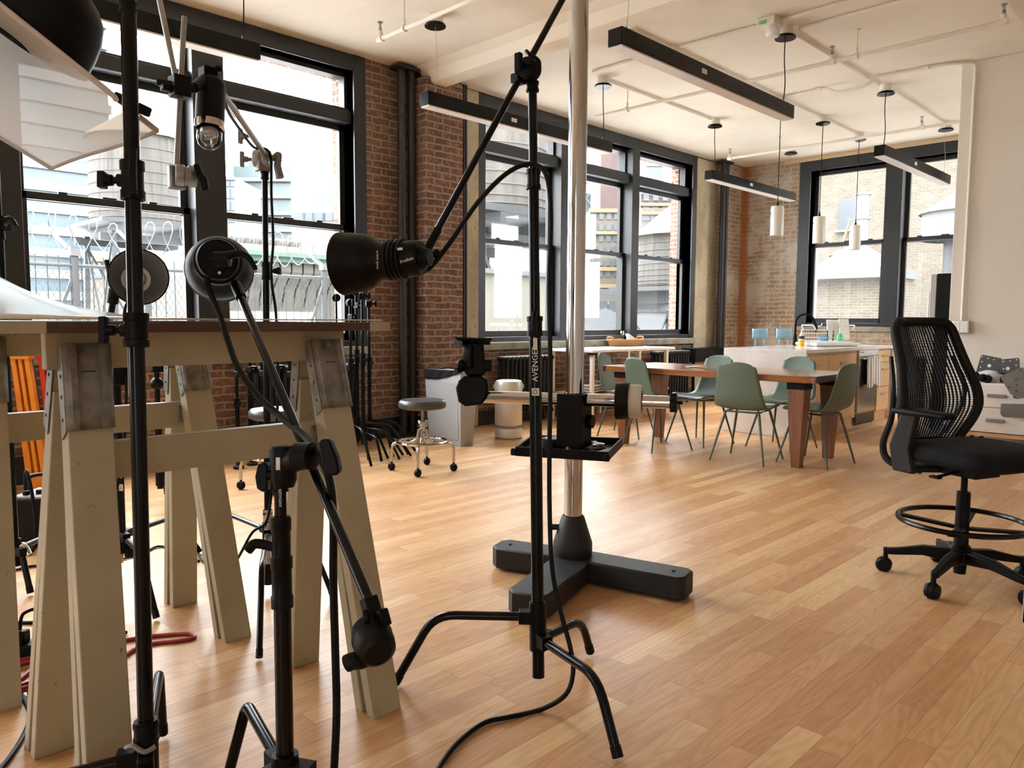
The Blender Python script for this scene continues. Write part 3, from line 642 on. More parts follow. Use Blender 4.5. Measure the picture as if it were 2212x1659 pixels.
water_tower('big weathered wooden water tower filling the first bay of middle window', 1042, 20, 1.75, z_at(474, 20), z_at(250, 20), z_at(170, 20), legs=True)
water_tower('pale wooden water tower with wide tan cone roof in middle window', 1470, 30, 1.75, z_at(622, 30), z_at(516, 30), z_at(428, 30), rim=1.12)
# cream bulkhead seen in the first bay of the middle window
a, b = plan_x(1020, -11.5), plan_x(1228, -11.5)
t = thing('roof_bulkhead', 'cream stucco roof bulkhead with grey coping below the big water tower', 'wall', (-13, (a.y+b.y)/2, GZ))
obj('wall', MB().bb((-14.5, a.y, GZ), (-11.5, b.y, z_at(586, 14.5))), M['creamwall'], t, smooth=0)
obj('coping', MB().bb((-14.6, a.y-.1, z_at(586, 14.5)), (-11.4, b.y+.1, z_at(575, 14.5))), M['coping'], t, smooth=0)
# midtown blocks through the middle window
d = 95
a, b = anchored(1293, 1350, d+16)
building('red brown brick tower behind the tan building in middle window', a, b, z_at(262, d+16), 14, M['redfac'], [], [])
a, b = anchored(1272, 1352, d-2)
building('tan office building with yellow cornices in middle window', a, b, z_at(458, d-2), 12, M['tanfac'], [z_at(y, d-2) for y in (480, 503, 527, 550, 578, 602, 630)], [(z_at(466, d-2), z_at(458, d-2), .5), (z_at(512, d-2), z_at(505, d-2), .5), (z_at(589, d-2), z_at(581, d-2), .5), (z_at(625, d-2), z_at(617, d-2), .5)], 5, (.55, .75), M['yellowfac'])
a, b = anchored(1380, 1482, d)
building('red brown and tan stepped building behind the tan cone roof', a, b, z_at(425, d), 12, M['redfac'], [z_at(y, d) for y in (440, 462, 484)], [(z_at(420, d), z_at(412, d), .6), (z_at(452, d), z_at(446, d), .6), (z_at(476, d), z_at(470, d), .6)], 5, (.7, .8), M['yellowfac'])
a, b = anchored(1382, 1452, d-14)
building('tan lower wing left of the tan cone roof', a, b, z_at(455, d-14), 10, M['tanfac'], [z_at(y, d-14) for y in (482, 507, 532)], [(z_at(470, d-14), z_at(464, d-14), .6)], 4, (.8, .8), M['yellowfac'])
a, b = anchored(1390, 1425, 140)
building('distant blue glass skyscraper above the red brown building', a, b, z_at(350, 140), 10, M['bluepane'], [], [(z, z+.5, .3) for z in range(8, 30, 3)])
a, b = anchored(196, 430, 60)
building('low tan brick building behind the fence in the left window', a, b, z_at(566, 60), 8, M['tanfac'], [z_at(610, 60)], [(z_at(575, 60), z_at(566, 60), .3)], 7, (.9, 1.2), M['yellowfac'])
# white diagrid tower
a, b = anchored(1262, 1290, 130); u = (b-a).normalized()
t = thing('diagrid_tower', 'slim white tower with diamond grid beside the tan building', 'building', ((a+b)/2).to_tuple()[:2]+(GZ,))
obj('wall', MB().prism([a+V((0, 0, GZ)), b+V((0, 0, GZ)), b+V((0, 0, z_at(425, 130))), a+V((0, 0, z_at(425, 130)))], CF*6), M['bluepane'], t, smooth=0)
zz = z_at(700, 130)
while zz < z_at(432, 130):
    obj('diagonal', MB().beam(a-CF*.1+V((0, 0, zz)), b-CF*.1+V((0, 0, zz+2.6)), .25, .2).beam(b-CF*.1+V((0, 0, zz)), a-CF*.1+V((0, 0, zz+2.6)), .25, .2), M['band'], t, smooth=0); zz += 2.6
# low roofs below the midtown blocks
a, b = anchored(1255, 1360, 34)
tag(obj('roof_hut', MB().prism([a+V((0, 0, GZ)), b+V((0, 0, GZ)), b+V((0, 0, z_at(690, 34))), a+(b-a)*.5+V((0, 0, z_at(668, 34))), a+V((0, 0, z_at(684, 34)))], CF*5), M['greyfac'], smooth=0), 'low pale roof with a shallow gable below the tan building', 'building')
a, b = anchored(1250, 1500, 44)
building('long low pale building below the tan office building', a, b, z_at(660, 44), 6, M['greyfac'], [z_at(676, 44)], [(z_at(640, 44), z_at(628, 44), .4)], 8, (.8, .6), M['girder'])
# wire fence with razor coil on the terrace
XFN = -9.6
t = thing('wire_fence', 'galvanised wire fence with spiked bars outside the leftmost window', 'fence', (XFN, 4.3, GZ))
zr = atx(80, 570, XFN).z
fy0, fy1 = .6, 7.4
obj('picket_infill', (lambda m: [m.cyl((XFN, fy0+.115*k, GZ+2), (XFN, fy0+.115*k, zr+.11), .006, n=5) for k in range(int((fy1-fy0)/.115))] and m)(MB()), M['fence'], t)
mm = MB()
for k in range(-30, int((fy1-fy0)/.07)+30):      # woven diamonds
    y = fy0+k*.07
    for sg in (1, -1):
        z0, z1 = .55, zr-.06; ya, yb = y, y+sg*(z1-z0)*.55
        lo, hi = min(ya, yb), max(ya, yb)
        if lo > fy0 and hi < fy1: mm.beam((XFN+.01, ya, z0), (XFN+.01, yb, z1), .0035, .0035)
obj('chain_link', mm, M['fence'], t, smooth=0)
obj('top_rail', MB().cyl((XFN, fy0, zr), (XFN, fy1, zr), .022, n=8), M['fence'], t)
obj('bottom_rail', MB().cyl((XFN, fy0, .72), (XFN, fy1, .72), .016, n=8), M['fence'], t)
for px in (163, 318, 700):
    y = atx(px, 600, XFN).y; zt = zr+.13
    obj('post', MB().cyl((XFN, y, GZ), (XFN, y, zt), .04, n=10), M['fence'], t)
    obj('post_arm', MB().beam((XFN, y, zt), (XFN-.28, y-.22, zt+.33), .035, .035).box((XFN, y, zt+.02), (.1, .1, .08)), M['band'], t, smooth=0)
    obj('raking_stay', MB().beam((XFN, y, zr-.05), (XFN, y-.85, GZ+2.4), .03, .03), M['fence'], t, smooth=0)
coil = []
L = fy1-fy0
for k in range(int(L/.21)*14):
    th = 2*PI*k/14; yy = fy0+.2+k*.21/14
    coil.append((XFN+.20*math.cos(th)-.1, yy+.03*math.sin(th*2), zr+.36+(.20+.04*math.sin(k*.07))*math.sin(th)))
obj('razor_wire', MB().tube(coil, .0055, 5, 1), M['razor'], t)
# neighbour wall and rooftop vents through the far window
tag(obj('neighbour_wall', MB().bb((-11.6, 25, GZ), (6, 26, 18)), M['bricktan'], smooth=0), 'big tan brick wall of the building next door behind the far window', 'wall')
t = thing('roof_vent', 'white tapered exhaust hood with tall round duct behind the far window', 'vent', tuple(aty(1850, 695, 19).xy)+(GZ,))
c = aty(1848, 695, 19); c.z = 0; dd = (c-CO).dot(CF)
h = lambda y: z_at(y-1, dd)
obj('chimney_base', MB().box((c.x, c.y+.3, (GZ+h(606))/2), (2.0, 1.6, h(606)-GZ)), M['bricktan'], t, smooth=0)
obj('collar', MB().box((c.x, c.y, (h(585)+h(606))/2), (2.15, 1.7, h(585)-h(606))), M['hoodmetal'], t, smooth=0)
hw0, hw1 = .85, .18
obj('hood', MB().add([(c.x+sx*hw0, c.y+sy*.75, h(585)) for sx, sy in ((-1, -1), (1, -1), (1, 1), (-1, 1))]+[(c.x+sx*hw1, c.y+sy*hw1, h(536)) for sx, sy in ((-1, -1), (1, -1), (1, 1), (-1, 1))], [(0, 1, 5, 4), (1, 2, 6, 5), (2, 3, 7, 6), (3, 0, 4, 7), (4, 5, 6, 7), (3, 2, 1, 0)]), M['hoodmetal'], t, smooth=0)
obj('duct', MB().cyl((c.x+.05, c.y, h(540)), (c.x+.05, c.y, h(425)), .155, n=20).cyl((c.x+.05, c.y, h(480)), (c.x+.05, c.y, h(476)), .19, n=20).cyl((c.x+.05, c.y, h(429)), (c.x+.05, c.y, h(424)), .185, n=20), M['hoodmetal'], t)
obj('hatch', MB().box((c.x-.05, c.y-.62, h(565)), (.36, .1, .42)), M['softwhite'], t, smooth=0)
ta = aty(1833, 463, 25)
t = thing('neighbour_window', 'small blue grey window in the tan brick wall next door', 'window', tuple(ta))
obj('pane', MB().box((ta.x, 24.96, ta.z), (.55, .1, .95)), M['winglass'], t, smooth=0)
obj('sill', MB().box((ta.x, 24.92, ta.z-.52), (.75, .16, .07)), M['band'], t, smooth=0)
ta = aty(1775, 675, 22)
tag(obj('rooftop_unit', MB().bb((ta.x-.27, 21.7, GZ), (ta.x+.28, 22.3, ta.z+.25)).box((ta.x, 21.95, ta.z+.27), (.6, .7, .1)), M['winglass'], smooth=0), 'small blue grey rooftop box with pale cap low in the far window', 'rooftop unit')
def silo(label, px, Y, r, ye, yb, ya):
    c = aty(px, 695, Y); c.z = 0; dd = (c-CO).dot(CF); h = lambda y: z_at(y-1, dd)
    t = thing('water_tower', label, 'water tower', (c.x, c.y, GZ))
    obj('tank', MB().lathe([(r, h(yb)), (r, h(ye))], c, n=40), M['greyfac'], t)
    obj('roof', MB().lathe([(r*1.08, h(ye)-.03), (r*1.08, h(ye)), (.05, h(ya))], c, n=20), M['tanroof'], t, smooth=10)
    obj('base', MB().cyl(c+V((0, 0, GZ)), c+V((0, 0, h(yb))), r*.5, n=16), M['girder'], t)
silo('grey water tank with tan cone roof in right pane of far window', 2080, 22, 1.05, 462, 520, 405)
silo('small grey tank with tan cone roof behind the white exhaust hood', 1838, 23, .62, 553, 600, 523)
tag(obj('ladder', (lambda a, b: MB().beam(a, b, .05, .05).beam(a+V((.35, 0, 0)), b+V((.35, 0, 0)), .05, .05))(aty(1800, 590, 20), aty(1838, 470, 20)), M['tanroof'], smooth=0), 'tan sloping ladder rails crossing before the neighbouring brick wall', 'ladder')
# city colours darkened in place of a lower exposure for the daylight outside
def dim_colours(m, k):
    for n in m.node_tree.nodes:
        if n.type == 'BSDF_PRINCIPLED': n.inputs['Base Color'].default_value = [c*k for c in n.inputs['Base Color'].default_value[:3]]+[1]
        if n.type == 'VALTORGB':
            for e in n.color_ramp.elements: e.color = [c*k for c in e.color[:3]]+[1]
        if n.type == 'MIX':
            for q in (6, 7): n.inputs[q].default_value = [c*k for c in n.inputs[q].default_value[:3]]+[1]
for k in 'tankwood tanroof hoop girder band bluepane tealpane bandteal winglass tanfac redfac yellowfac greyfac coppergreen corbel creamwall coping fence razor hoodmetal'.split(): dim_colours(M[k], CITY)
# ---------------------------------------------------------------- overcast sky
wd = bpy.data.worlds.new('overcast_sky'); bpy.context.scene.world = wd; wd.use_nodes = True; nt = wd.node_tree; g = N(nt)
bg = nt.nodes['Background']; tc = g.new('ShaderNodeTexCoord'); sp = g.new('ShaderNodeSeparateXYZ'); nt.links.new(tc.outputs['Generated'], sp.inputs[0])
g.put(bg.inputs['Color'], g.ramp(g.m('ADD', g.m('MULTIPLY', sp.outputs[2], .5), .5), [(.40, (.20, .20, .20)), (.495, (.40, .41, .42)), (.56, (.55, .57, .60)), (.75, (1.0, 1.02, 1.06)), (1.0, (1.25, 1.27, 1.3))]))
bg.inputs['Strength'].default_value = 19.0
sc = bpy.context.scene
sc.view_settings.view_transform = 'Standard'; sc.view_settings.look = 'None'; sc.view_settings.gamma = 1; sc.view_settings.exposure = 0.4
sc.view_settings.use_curve_mapping = False
cy = sc.cycles; cy.max_bounces = 9; cy.diffuse_bounces = 5; cy.glossy_bounces = 5; cy.transparent_max_bounces = 12; cy.transmission_bounces = 5
cy.sample_clamp_indirect = 6; cy.caustics_reflective = False; cy.caustics_refractive = False
cy.use_adaptive_sampling = True; cy.adaptive_threshold = .02; cy.use_denoising = True
# ================================================================ dining group
TZ = .755
t = thing('dining_table', 'long reddish brown wooden dining table with six green chairs around it', 'table', (-3.5, 6.3, 0))
out = [(-4.50, 5.84), (-2.58, 5.86), (-2.49, 5.90), (-2.50, 6.74), (-4.52, 6.70)]
obj('tabletop', MB().prism([(x, y, TZ-.055) for x, y in out], (0, 0, .055)), M['walnut'], t, bevel=.004, smooth=30)
obj('end_band', MB().prism([(-2.491, 5.90, TZ-.054), (-2.479, 5.895, TZ-.054), (-2.488, 6.745, TZ-.054), (-2.50, 6.74, TZ-.054)], (0, 0, .053)), M['darkwood'], t, smooth=0)
obj('end_band', MB().bb((-4.535, 5.84, TZ-.054), (-4.515, 6.70, TZ-.001)), M['darkwood'], t, smooth=0)
for x, y in ((-2.66, 6.01), (-2.66, 6.63), (-4.37, 5.98), (-4.37, 6.58)):
    l = MB()
    a, b = .068, .036
    l.add([(x+s*b, y+q*b, 0) for s, q in ((-1, -1), (1, -1), (1, 1), (-1, 1))]+[(x+s*a, y+q*a, TZ-.11) for s, q in ((-1, -1), (1, -1), (1, 1), (-1, 1))], [(0, 1, 2, 3), (4, 5, 6, 7), (0, 1, 5, 4), (1, 2, 6, 5), (2, 3, 7, 6), (3, 0, 4, 7)])
    obj('leg', l, M['walnutleg'], t, bevel=.003, smooth=20)
    obj('leg_bracket', MB().bb((x-.074, y-.074, TZ-.115), (x+.074, y+.074, TZ-.055)).cyl((x, y-.074, TZ-.075), (x, y-.078, TZ-.075), .005, n=8), M['black'], t, smooth=0)
tag(obj('napkin', MB().surf(lambda u, v: V((-3.86+u*.20, 6.22+v*.10, TZ+.004+.016*u*u)), 8, 3), M['paper'], solid=.002), 'small white folded paper lying on the dining table', 'napkin')
def shell_chair():
    t = thing('shell_chair', 'x', 'chair', world=False)
    prof = spline([(.215, .437), (.15, .460), (.02, .448), (-.10, .442), (-.175, .468), (-.225, .543), (-.252, .655), (-.275, .768), (-.288, .850)], 5)
    wid = spline([(0, .175), (.1, .215), (.3, .222), (.45, .225), (.6, .215), (.8, .182), (.93, .160), (1, .118)], 4)
    def wd(v):
        for (a, p), (b, q) in zip([(w[0], w[1]) for w in wid], [(w[0], w[1]) for w in wid[1:]]):
            if a <= v <= b+1e-6: return p+(q-p)*(v-a)/max(b-a, 1e-6)
        return wid[-1][1]
    def fn(u, v):
        i = v*(len(prof)-1); k = min(int(i), len(prof)-2); q = i-k
        y = prof[k][0]*(1-q)+prof[k+1][0]*q; z = prof[k][1]*(1-q)+prof[k+1][1]*q
        s = 2*u-1; w_ = wd(v); back = max(0, min(1, (v-.42)/.2))
        return V((s*w_*(1+.0*s), y+back*.035*s*s*(1-.4*v), z+(1-back)*.022*abs(s)**3-(v > .96)*.020*abs(s)**3))
    prof = [(p[0], p[1]) for p in [V((a[0], a[1], 0)) for a in prof]]
    wid = [(p[0], p[1]) for p in wid]
    obj('seat_shell', MB().surf(fn, 14, 34), M['green'], t, solid=.010, smooth=60)
    fr = MB().tube([(-.14, .13, .418), (.14, .13, .418), (.14, -.12, .412), (-.14, -.12, .412)], .009, 8, 1, True)
    fr.v = [p+V((0, 0, .012)) for p in fr.v]
    obj('under_frame', fr, M['greensteel'], t)
    for sx in (-1, 1):
        for sy in (-1, 1):
            obj('leg', MB().cyl((sx*.145, sy*.125, .42), (sx*.235, sy*.225, 0), .0115, .0075, 10), M['greensteel'], t)
    return t
spots = [(-3.11, 6.02, .10, 'green shell chair seen from behind at near side of table, nearest the viewer'),
         (-4.00, 5.99, -.35, 'green shell chair seen from behind at near left of table, behind tape rolls'),
         (-4.68, 6.44, -1.30, 'green shell chair at the left head of the dining table, mostly edge-on'),
         (-3.88, 6.55, 2.98, 'green shell chair across the table with its seat pulled out to the left'),
         (-3.20, 6.87, 3.02, 'green shell chair across the table directly before the white quartz island end'),
         (-2.64, 6.32, 1.48, 'green shell chair at the right head of the dining table, seen in profile')]
ch0 = shell_chair()
for i, (x, y, rz, lb) in enumerate(spots):
    if i == 0: ch0.location = (x, y, 0); ch0.rotation_euler = (0, 0, rz); ch0['label'] = lb; ch0['group'] = 'green shell chairs around the dining table'
    else: dup(ch0, (x, y, 0), rz, lb)
# ================================================================ kitchen island
IX0, IX1, IY0, IY1, IZ = -4.17, -3.26, 7.49, 10.03, .90
t = thing('kitchen_island', 'kitchen island with white quartz top and waterfall ends over maple cabinets', 'kitchen island', (-3.7, 8.7, 0))
obj('countertop', MB().bb((IX0, IY0, IZ-.035), (IX1, IY1, IZ)), M['marble'], t, bevel=.003, smooth=0)
obj('end_panel', MB().bb((IX0, IY0, 0), (IX1, IY0+.035, IZ-.035)), M['marble'], t, bevel=.003, smooth=0)
obj('end_panel', MB().bb((IX0, IY1-.035, 0), (IX1, IY1, IZ-.035)), M['marble'], t, bevel=.003, smooth=0)
obj('carcass', MB().bb((IX0+.06, IY0+.035, .10), (IX1-.035, IY1-.035, IZ-.035)).bb((IX0+.06, IY0+.035, 0), (IX1-.06, IY1-.035, .10)), M['maplex'], t, smooth=0)
fx = IX1-.034
yf = lambda px: atx(px, 800, fx+.02).y
y0, y1, y2, y3, y4, y5 = IY0+.055, yf(1789), yf(1849), yf(1855), yf(1895.5), IY1-.10
def front(nm, a, b, z0, z1, hz=None, horiz=True):
    d = obj(nm, MB().bb((fx, a+.002, z0+.002), (fx+.02, b-.002, z1-.002)), M['maple'], t, bevel=.0015, smooth=0)
    if hz is not None:
        m = (a+b)/2; k = min(.075, (b-a)*.2)
        obj('handle', MB().bent([(fx+.02, m-k, hz), (fx+.045, m-k, hz), (fx+.045, m+k, hz), (fx+.02, m+k, hz)], .0055, .012, 8), M['steel'], d)
front('drawer', y0, y1, .63, .835, .735); front('drawer', y1, y2, .63, .835, .735)
front('door', y0, y1, .13, .625); front('door', y1, y2, .13, .625)
front('drawer', y4+.01, y5, .705, .845, .785); front('drawer', y4+.01, y5, .41, .70, .625); front('drawer', y4+.01, y5, .125, .405, .33)
obj('toe_kick', MB().bb((fx-.03, y4, .0), (fx-.008, y5, .12)), M['maplex'], t, smooth=0); obj('toe_kick', MB().bb((fx-.03, y0, 0), (fx-.008, y2, .12)), M['maplex'], t, smooth=0)
# dishwasher
d = thing('dishwasher', 'brushed steel dishwasher built into the island, striped towel on its handle', 'dishwasher', (fx, (y3+y4)/2, 0))
obj('door', MB().bb((fx+.001, y3, .15), (fx+.022, y4, .79)), M['steel'], d, bevel=.002, smooth=0)
obj('control_strip', MB().bb((fx+.001, y3, .795), (fx+.024, y4, .86)), M['alu'], d, bevel=.002, smooth=0)
obj('handle', MB().bent([(fx+.02, y3+.05, .765), (fx+.055, y3+.05, .765), (fx+.055, y4-.05, .765), (fx+.02, y4-.05, .765)], .008, .015, 8), M['steel'], d)
obj('toe_grille', MB().bb((fx+.001, y3, .01), (fx+.006, y4, .13)), M['satin'], d, smooth=0)
obj('badge', MB().bb((fx+.024, y3+.03, .835), (fx+.0245, y3+.13, .845)), M['ink'], d, smooth=0)
ty0, ty1 = yf(1864), yf(1893)
def tow(u, v):
    y = ty0+(ty1-ty0)*u; z = .778-.34*v-.02*math.sin(u*9); return V((fx+.066+.008*math.sin(u*22)+.01*v, y+.02*math.sin(v*3)*(u-.5), z))
tag(obj('dish_towel', MB().surf(tow, 34, 16).surf(lambda u, v: V((fx+.066-.022*v, ty0+(ty1-ty0)*u, .778+.004*math.sin(v*PI))), 34, 3), M['towel'], solid=.004), 'cream and brown striped towel hanging on the dishwasher handle', 'towel')
# things on the island
p = atz(1717, 746, IZ)
t = thing('faucet', 'matt black gooseneck faucet standing on the white island top', 'faucet', (p.x, p.y, IZ))
dirs = V((.70, .72, 0))
obj('base', MB().lathe([(.0, 0), (.027, 0), (.024, .10), (.018, .13), (0, .13)], (p.x, p.y, IZ)), M['black'], t)
arc = [p+V((0, 0, .12)), p+V((0, 0, .26))]+[p+V((0, 0, .26))+dirs*(.115*(1-math.cos(a)))+V((0, 0, .115*math.sin(a))) for a in (.5, 1.0, 1.57, 2.1, 2.6)]
end = p+V((0, 0, .235))+dirs*.245
obj('spout', MB().tube(arc+[end], .0125, 10, 5), M['black'], t)
obj('spray_head', MB().cyl(end+V((0, 0, .02)), end-V((0, 0, .07))+dirs*.012, .015, .021, 14), M['black'], t)
obj('lever', MB().tube([end+dirs*.02, end+dirs*.06+V((0, 0, .0)), end+dirs*.075+V((0, 0, .03))], .006, 8), M['softwhite'], t)
p = atz(1731, 748, IZ)
t = thing('soap_bottle', 'clear bottle of yellow dish soap beside the black faucet', 'bottle', (p.x, p.y, IZ))
obj('liquid', MB().lathe([(0, .002), (.030, .002), (.033, .01), (.033, .075), (0, .075)], p), M['yellowsoap'], t)
obj('bottle_body', MB().lathe([(.034, .076), (.033, .11), (.012, .15), (.012, .165), (0, .165)], p), M['softwhite'], t)
obj('cap', MB().cyl(p+V((0, 0, .165)), p+V((0, 0, .185)), .009, n=12), M['softwhite'], t)
obj('bottle_label', MB().lathe([(.0345, .085), (.0345, .12)], p), M['ink'], t)
pa = atz(1764, 749, IZ); pb = atz(1853, 748.5, IZ); ux = (pb-pa); RL = ux.length; ux.normalize(); uy = V((-ux.y, ux.x, 0))
rk = lambda a, b, z: pa+ux*(a*RL)+uy*b+V((0, 0, z))
t = thing('dish_rack', 'white wire dish rack on a drip tray on the island top', 'dish rack', (pa.x, pa.y, IZ))
RD = .34
obj('drip_tray', MB().prism([rk(0, 0, .002), rk(1, 0, .002), rk(1, RD, .002), rk(0, RD, .002)], (0, 0, .012)).prism([rk(-.03, -.02, .014), rk(1.03, -.02, .014), rk(1.03, RD+.02, .014), rk(-.03, RD+.02, .014)], (0, 0, .030)), M['softwhite'], t, bevel=.004)
wr = MB()
for z in (.06, .10, .15, .19):
    wr.tube([rk(.05, .02, z), rk(.95, .02, z), rk(.95, RD-.02, z), rk(.05, RD-.02, z)], .0035, 5, 1, True)
for k in range(15):
    a = .05+.9*k/14; wr.tube([rk(a, .02, .19), rk(a, .02, .06), rk(a, RD-.02, .06), rk(a, RD-.02, .19)], .002, 4, 1)
obj('wire_basket', wr, M['wire'], t)
for a in (.05, .95):
    obj('basket_handle', MB().bent([rk(a, .06, .19), rk(a+(-.06 if a < .5 else .06), .06, .245), rk(a+(-.06 if a < .5 else .06), RD-.06, .245), rk(a, RD-.06, .19)], .007, .03, 8), M['wire'], t)
tag(obj('cutting_board', MB().prism([rk(.62, .24, .07), rk(.96, .24, .07), rk(.96, .28, .31), rk(.62, .28, .31)], uy*.014), M['softwhite'], bevel=.004), 'left white cutting board standing upright in the dish rack', 'cutting board')
tag(obj('cutting_board', MB().prism([rk(.86, .20, .07), rk(1.10, .20, .07), rk(1.10, .235, .32), rk(.86, .235, .32)], uy*.014), M['glasswhite'], bevel=.004), 'right ivory cutting board standing upright in the dish rack', 'cutting board')
q = rk(.33, .12, .065)
tag(obj('food_container', MB().lathe([(0, 0), (.055, 0), (.062, .05), (.055, .05), (.05, .005), (0, .005)], q), M['bluegear']), 'small blue bowl lying in the dish rack', 'bowl')
q = rk(.70, .10, .065)
t = thing('spray_bottle', 'green squeeze bottle standing in the dish rack', 'bottle', tuple(q))
obj('bottle_body', MB().lathe([(0, 0), (.034, 0), (.036, .05), (.02, .085), (0, .085)], q), M['greengear'], t)
obj('cap', MB().lathe([(.013, .085), (.010, .14), (0, .142)], q), M['softwhite'], t)
tag(obj('drinking_glass', MB().lathe([(0, .0), (.035, 0), (.04, .12), (.037, .12), (.032, .006), (0, .006)], rk(.42, .07, .065)), M['clearglass']), 'clear drinking glass standing in the dish rack', 'glass')
# blue stools behind the island
def bluestool():
    t = thing('bar_stool', 'x', 'stool', world=False)
    obj('backrest', MB().surf(lambda u, v: V(((u-.5)*.20, -.17-.025*(2*u-1)**2*-1, .955+v*.135)), 10, 4), M['blue'], t, solid=.006)
    for s in (-1, 1): obj('back_post', MB().tube([(s*.055, -.11, .75), (s*.055, -.15, .86), (s*.06, -.155, .96)], .010, 8), M['blue'], t)
    obj('seat', MB().lathe([(0, .735), (.12, .735), (.135, .745), (.135, .76), (0, .765)], n=28), M['blue'], t)
    for a in range(4):
        c, s = math.cos(a*PI/2+.78), math.sin(a*PI/2+.78); obj('leg', MB().cyl((c*.09, s*.09, .74), (c*.14, s*.14, 0), .014, n=10), M['blue'], t)
    obj('foot_ring', MB().tube([(.123*math.cos(k*PI/8), .123*math.sin(k*PI/8), .26) for k in range(16)], .008, 6, 2, True), M['blue'], t)
    return t
s0 = bluestool(); q = atd(1636, 715, 10.35)
s0.location = (q.x, q.y, 0); s0.rotation_euler = (0, 0, .70); s0['label'] = 'left of two sky blue stools behind the island'; s0['group'] = 'blue stools behind the island'
q = atd(1687, 715, 10.5); dup(s0, (q.x, q.y, 0), .70, 'right of two sky blue stools behind the island, beside the faucet')
# refrigerator and partition things
t = thing('refrigerator', 'tall black refrigerator with grey door edge behind the white partition', 'refrigerator', (-2.3, 9.4, 0))
obj('cabinet', MB().bb((-2.53, 9.0, .03), (-1.9, 9.72, 1.70)), M['black'], t, bevel=.004, smooth=0)
obj('door', MB().bb((-2.595, 9.0, .06), (-2.535, 9.72, 1.695)), M['greyfridge'], t, bevel=.006, smooth=0)
obj('door_handle', MB().cyl((-2.63, 9.1, .8), (-2.63, 9.1, 1.5), .012, n=10), M['steel'], t)
t = thing('wall_outlet', 'grey metal double outlet box below the conduit on white partition', 'outlet', (-2.112, 8.37, 1.14))
obj('box', MB().bb((-2.185, 8.325, 1.085), (-2.045, 8.379, 1.20)), M['alu'], t, bevel=.004)
for k in (0, 1): obj('face_plate', MB().bb((-2.178+k*.068, 8.319, 1.095), (-2.120+k*.068, 8.326, 1.19)), M['softwhite'], t, bevel=.002)
# ================================================================ white cabinet with steel plates
CY0 = 7.86
cx = lambda px, y=870: aty(px, y, CY0).x
cz = lambda py, px=2150: aty(px, py, CY0).z
t = thing('drawer_cabinet', 'white drawer cabinet with wooden bottom edge against the white partition', 'cabinet', (-1.3, 8.1, 0))
x0, x1 = cx(2085), 1.2
obj('body', MB().bb((x0, CY0+.02, cz(936)), (x1, 8.36, cz(829))), M['white'], t, bevel=.003, smooth=0)
obj('bottom_edge', MB().bb((x0, CY0, cz(945)), (x1, 8.36, cz(937))), M['maplex'], t, smooth=0)
for a, b in ((831, 880), (883, 935)):
    dr = obj('drawer', MB().bb((x0+.01, CY0, cz(b)), (cx(2230), CY0+.02, cz(a))), M['white'], t, bevel=.002, smooth=0)
    zc_ = cz(a)+(cz(b)-cz(a))*.5
    obj('handle', MB().bb((cx(2132), CY0-.02, zc_-.012), (cx(2173), CY0, zc_+.016)), M['darksteel'], dr, bevel=.004)
for x in (x0+.05, x1-.05): obj('leg', MB().cyl((x, CY0+.08, 0), (x, CY0+.08, cz(945)), .02, n=10).cyl((x, 8.28, 0), (x, 8.28, cz(945)), .02, n=10), M['black'], t)
ctop = cz(829)
def plate(nm, label, pts, d, holes, m='bracket', tip=None):
    """flat steel plate, drilled; corners given as sight lines on a plane at depth Y=d"""
    P3 = [aty(x, y, d) for x, y in pts]
    t = thing(nm, label, 'metal plate', tuple(sum(P3, V((0, 0, 0)))/len(P3)))
    obj('plate', MB().prism(P3, (0, .006, 0)), M[m], t, smooth=0, bevel=.001)
    for x, y, r in holes:
        c = aty(x, y, d); obj('bolt_hole', MB().cyl(c-V((0, .0015, 0)), c+V((0, .003, 0)), r, n=12), M['softwhite'] if m == 'bracketd' else M['base'], t, smooth=0)
    return t
M['bracketd'] = mat('dark_grey_steel_plate', (.085, .088, .09), .45, .5)
yb_ = CY0+.25
hh = lambda pts: pts
plate('steel_plate', 'dark drilled steel plate leaning on the cabinet, left of the pair', [(2109, 801), (2119, 768), (2122, 766), (2163, 774), (2165, 778), (2160, 806), (2140, 828), (2105, 828)], yb_, [(2121, 770, .006), (2134, 774, .006), (2147, 777, .006), (2137, 790, .016), (2121, 781, .006), (2118, 793, .006)], 'bracketd')
plate('steel_plate', 'dark drilled steel plate leaning on the cabinet, right of the pair', [(2160, 806), (2166, 776), (2199, 773), (2202, 776), (2203, 800), (2203, 828), (2160, 828)], yb_-.03, [(2168, 781, .006), (2182, 780, .006), (2196, 777, .006), (2177, 796, .016), (2195, 789, .006), (2168, 797, .006)], 'bracketd')
yf_ = CY0-.10
t = thing('steel_bracket', 'large drilled grey steel bracket plate standing in front of the cabinet at right edge', 'metal plate', tuple(aty(2200, 860, yf_).xy)+(0,))
P3 = [aty(x, y, yf_) for x, y in [(2160, 814), (2203, 794), (2240, 796), (2240, 856), (2196, 862), (2188, 859), (2187, 853), (2183, 852)]]
obj('upper_plate', MB().prism(P3, (0, .006, 0)), M['bracket'], t, smooth=0, bevel=.001)
for x, y in ((2195, 819), (2197, 832), (2196, 845), (2180, 836), (2204, 799), (2192, 858)):
    c = aty(x, y, yf_); obj('bolt_hole', MB().cyl(c-V((0, .0015, 0)), c+V((0, .002, 0)), .007, n=10), M['base'], t, smooth=0)
obj('lower_bar', MB().prism([aty(x, y, yf_) for x, y in [(2162, 872), (2240, 874), (2240, 905), (2168, 901), (2161, 895)]], (0, .02, 0)), M['bracket'], t, smooth=0, bevel=.001)
c = aty(2232, 850, yf_+.04)
obj('post', MB().bb((c.x-.02, c.y-.02, 0), (c.x+.02, c.y+.02, c.z+.1)), M['bracket'], t, smooth=0)
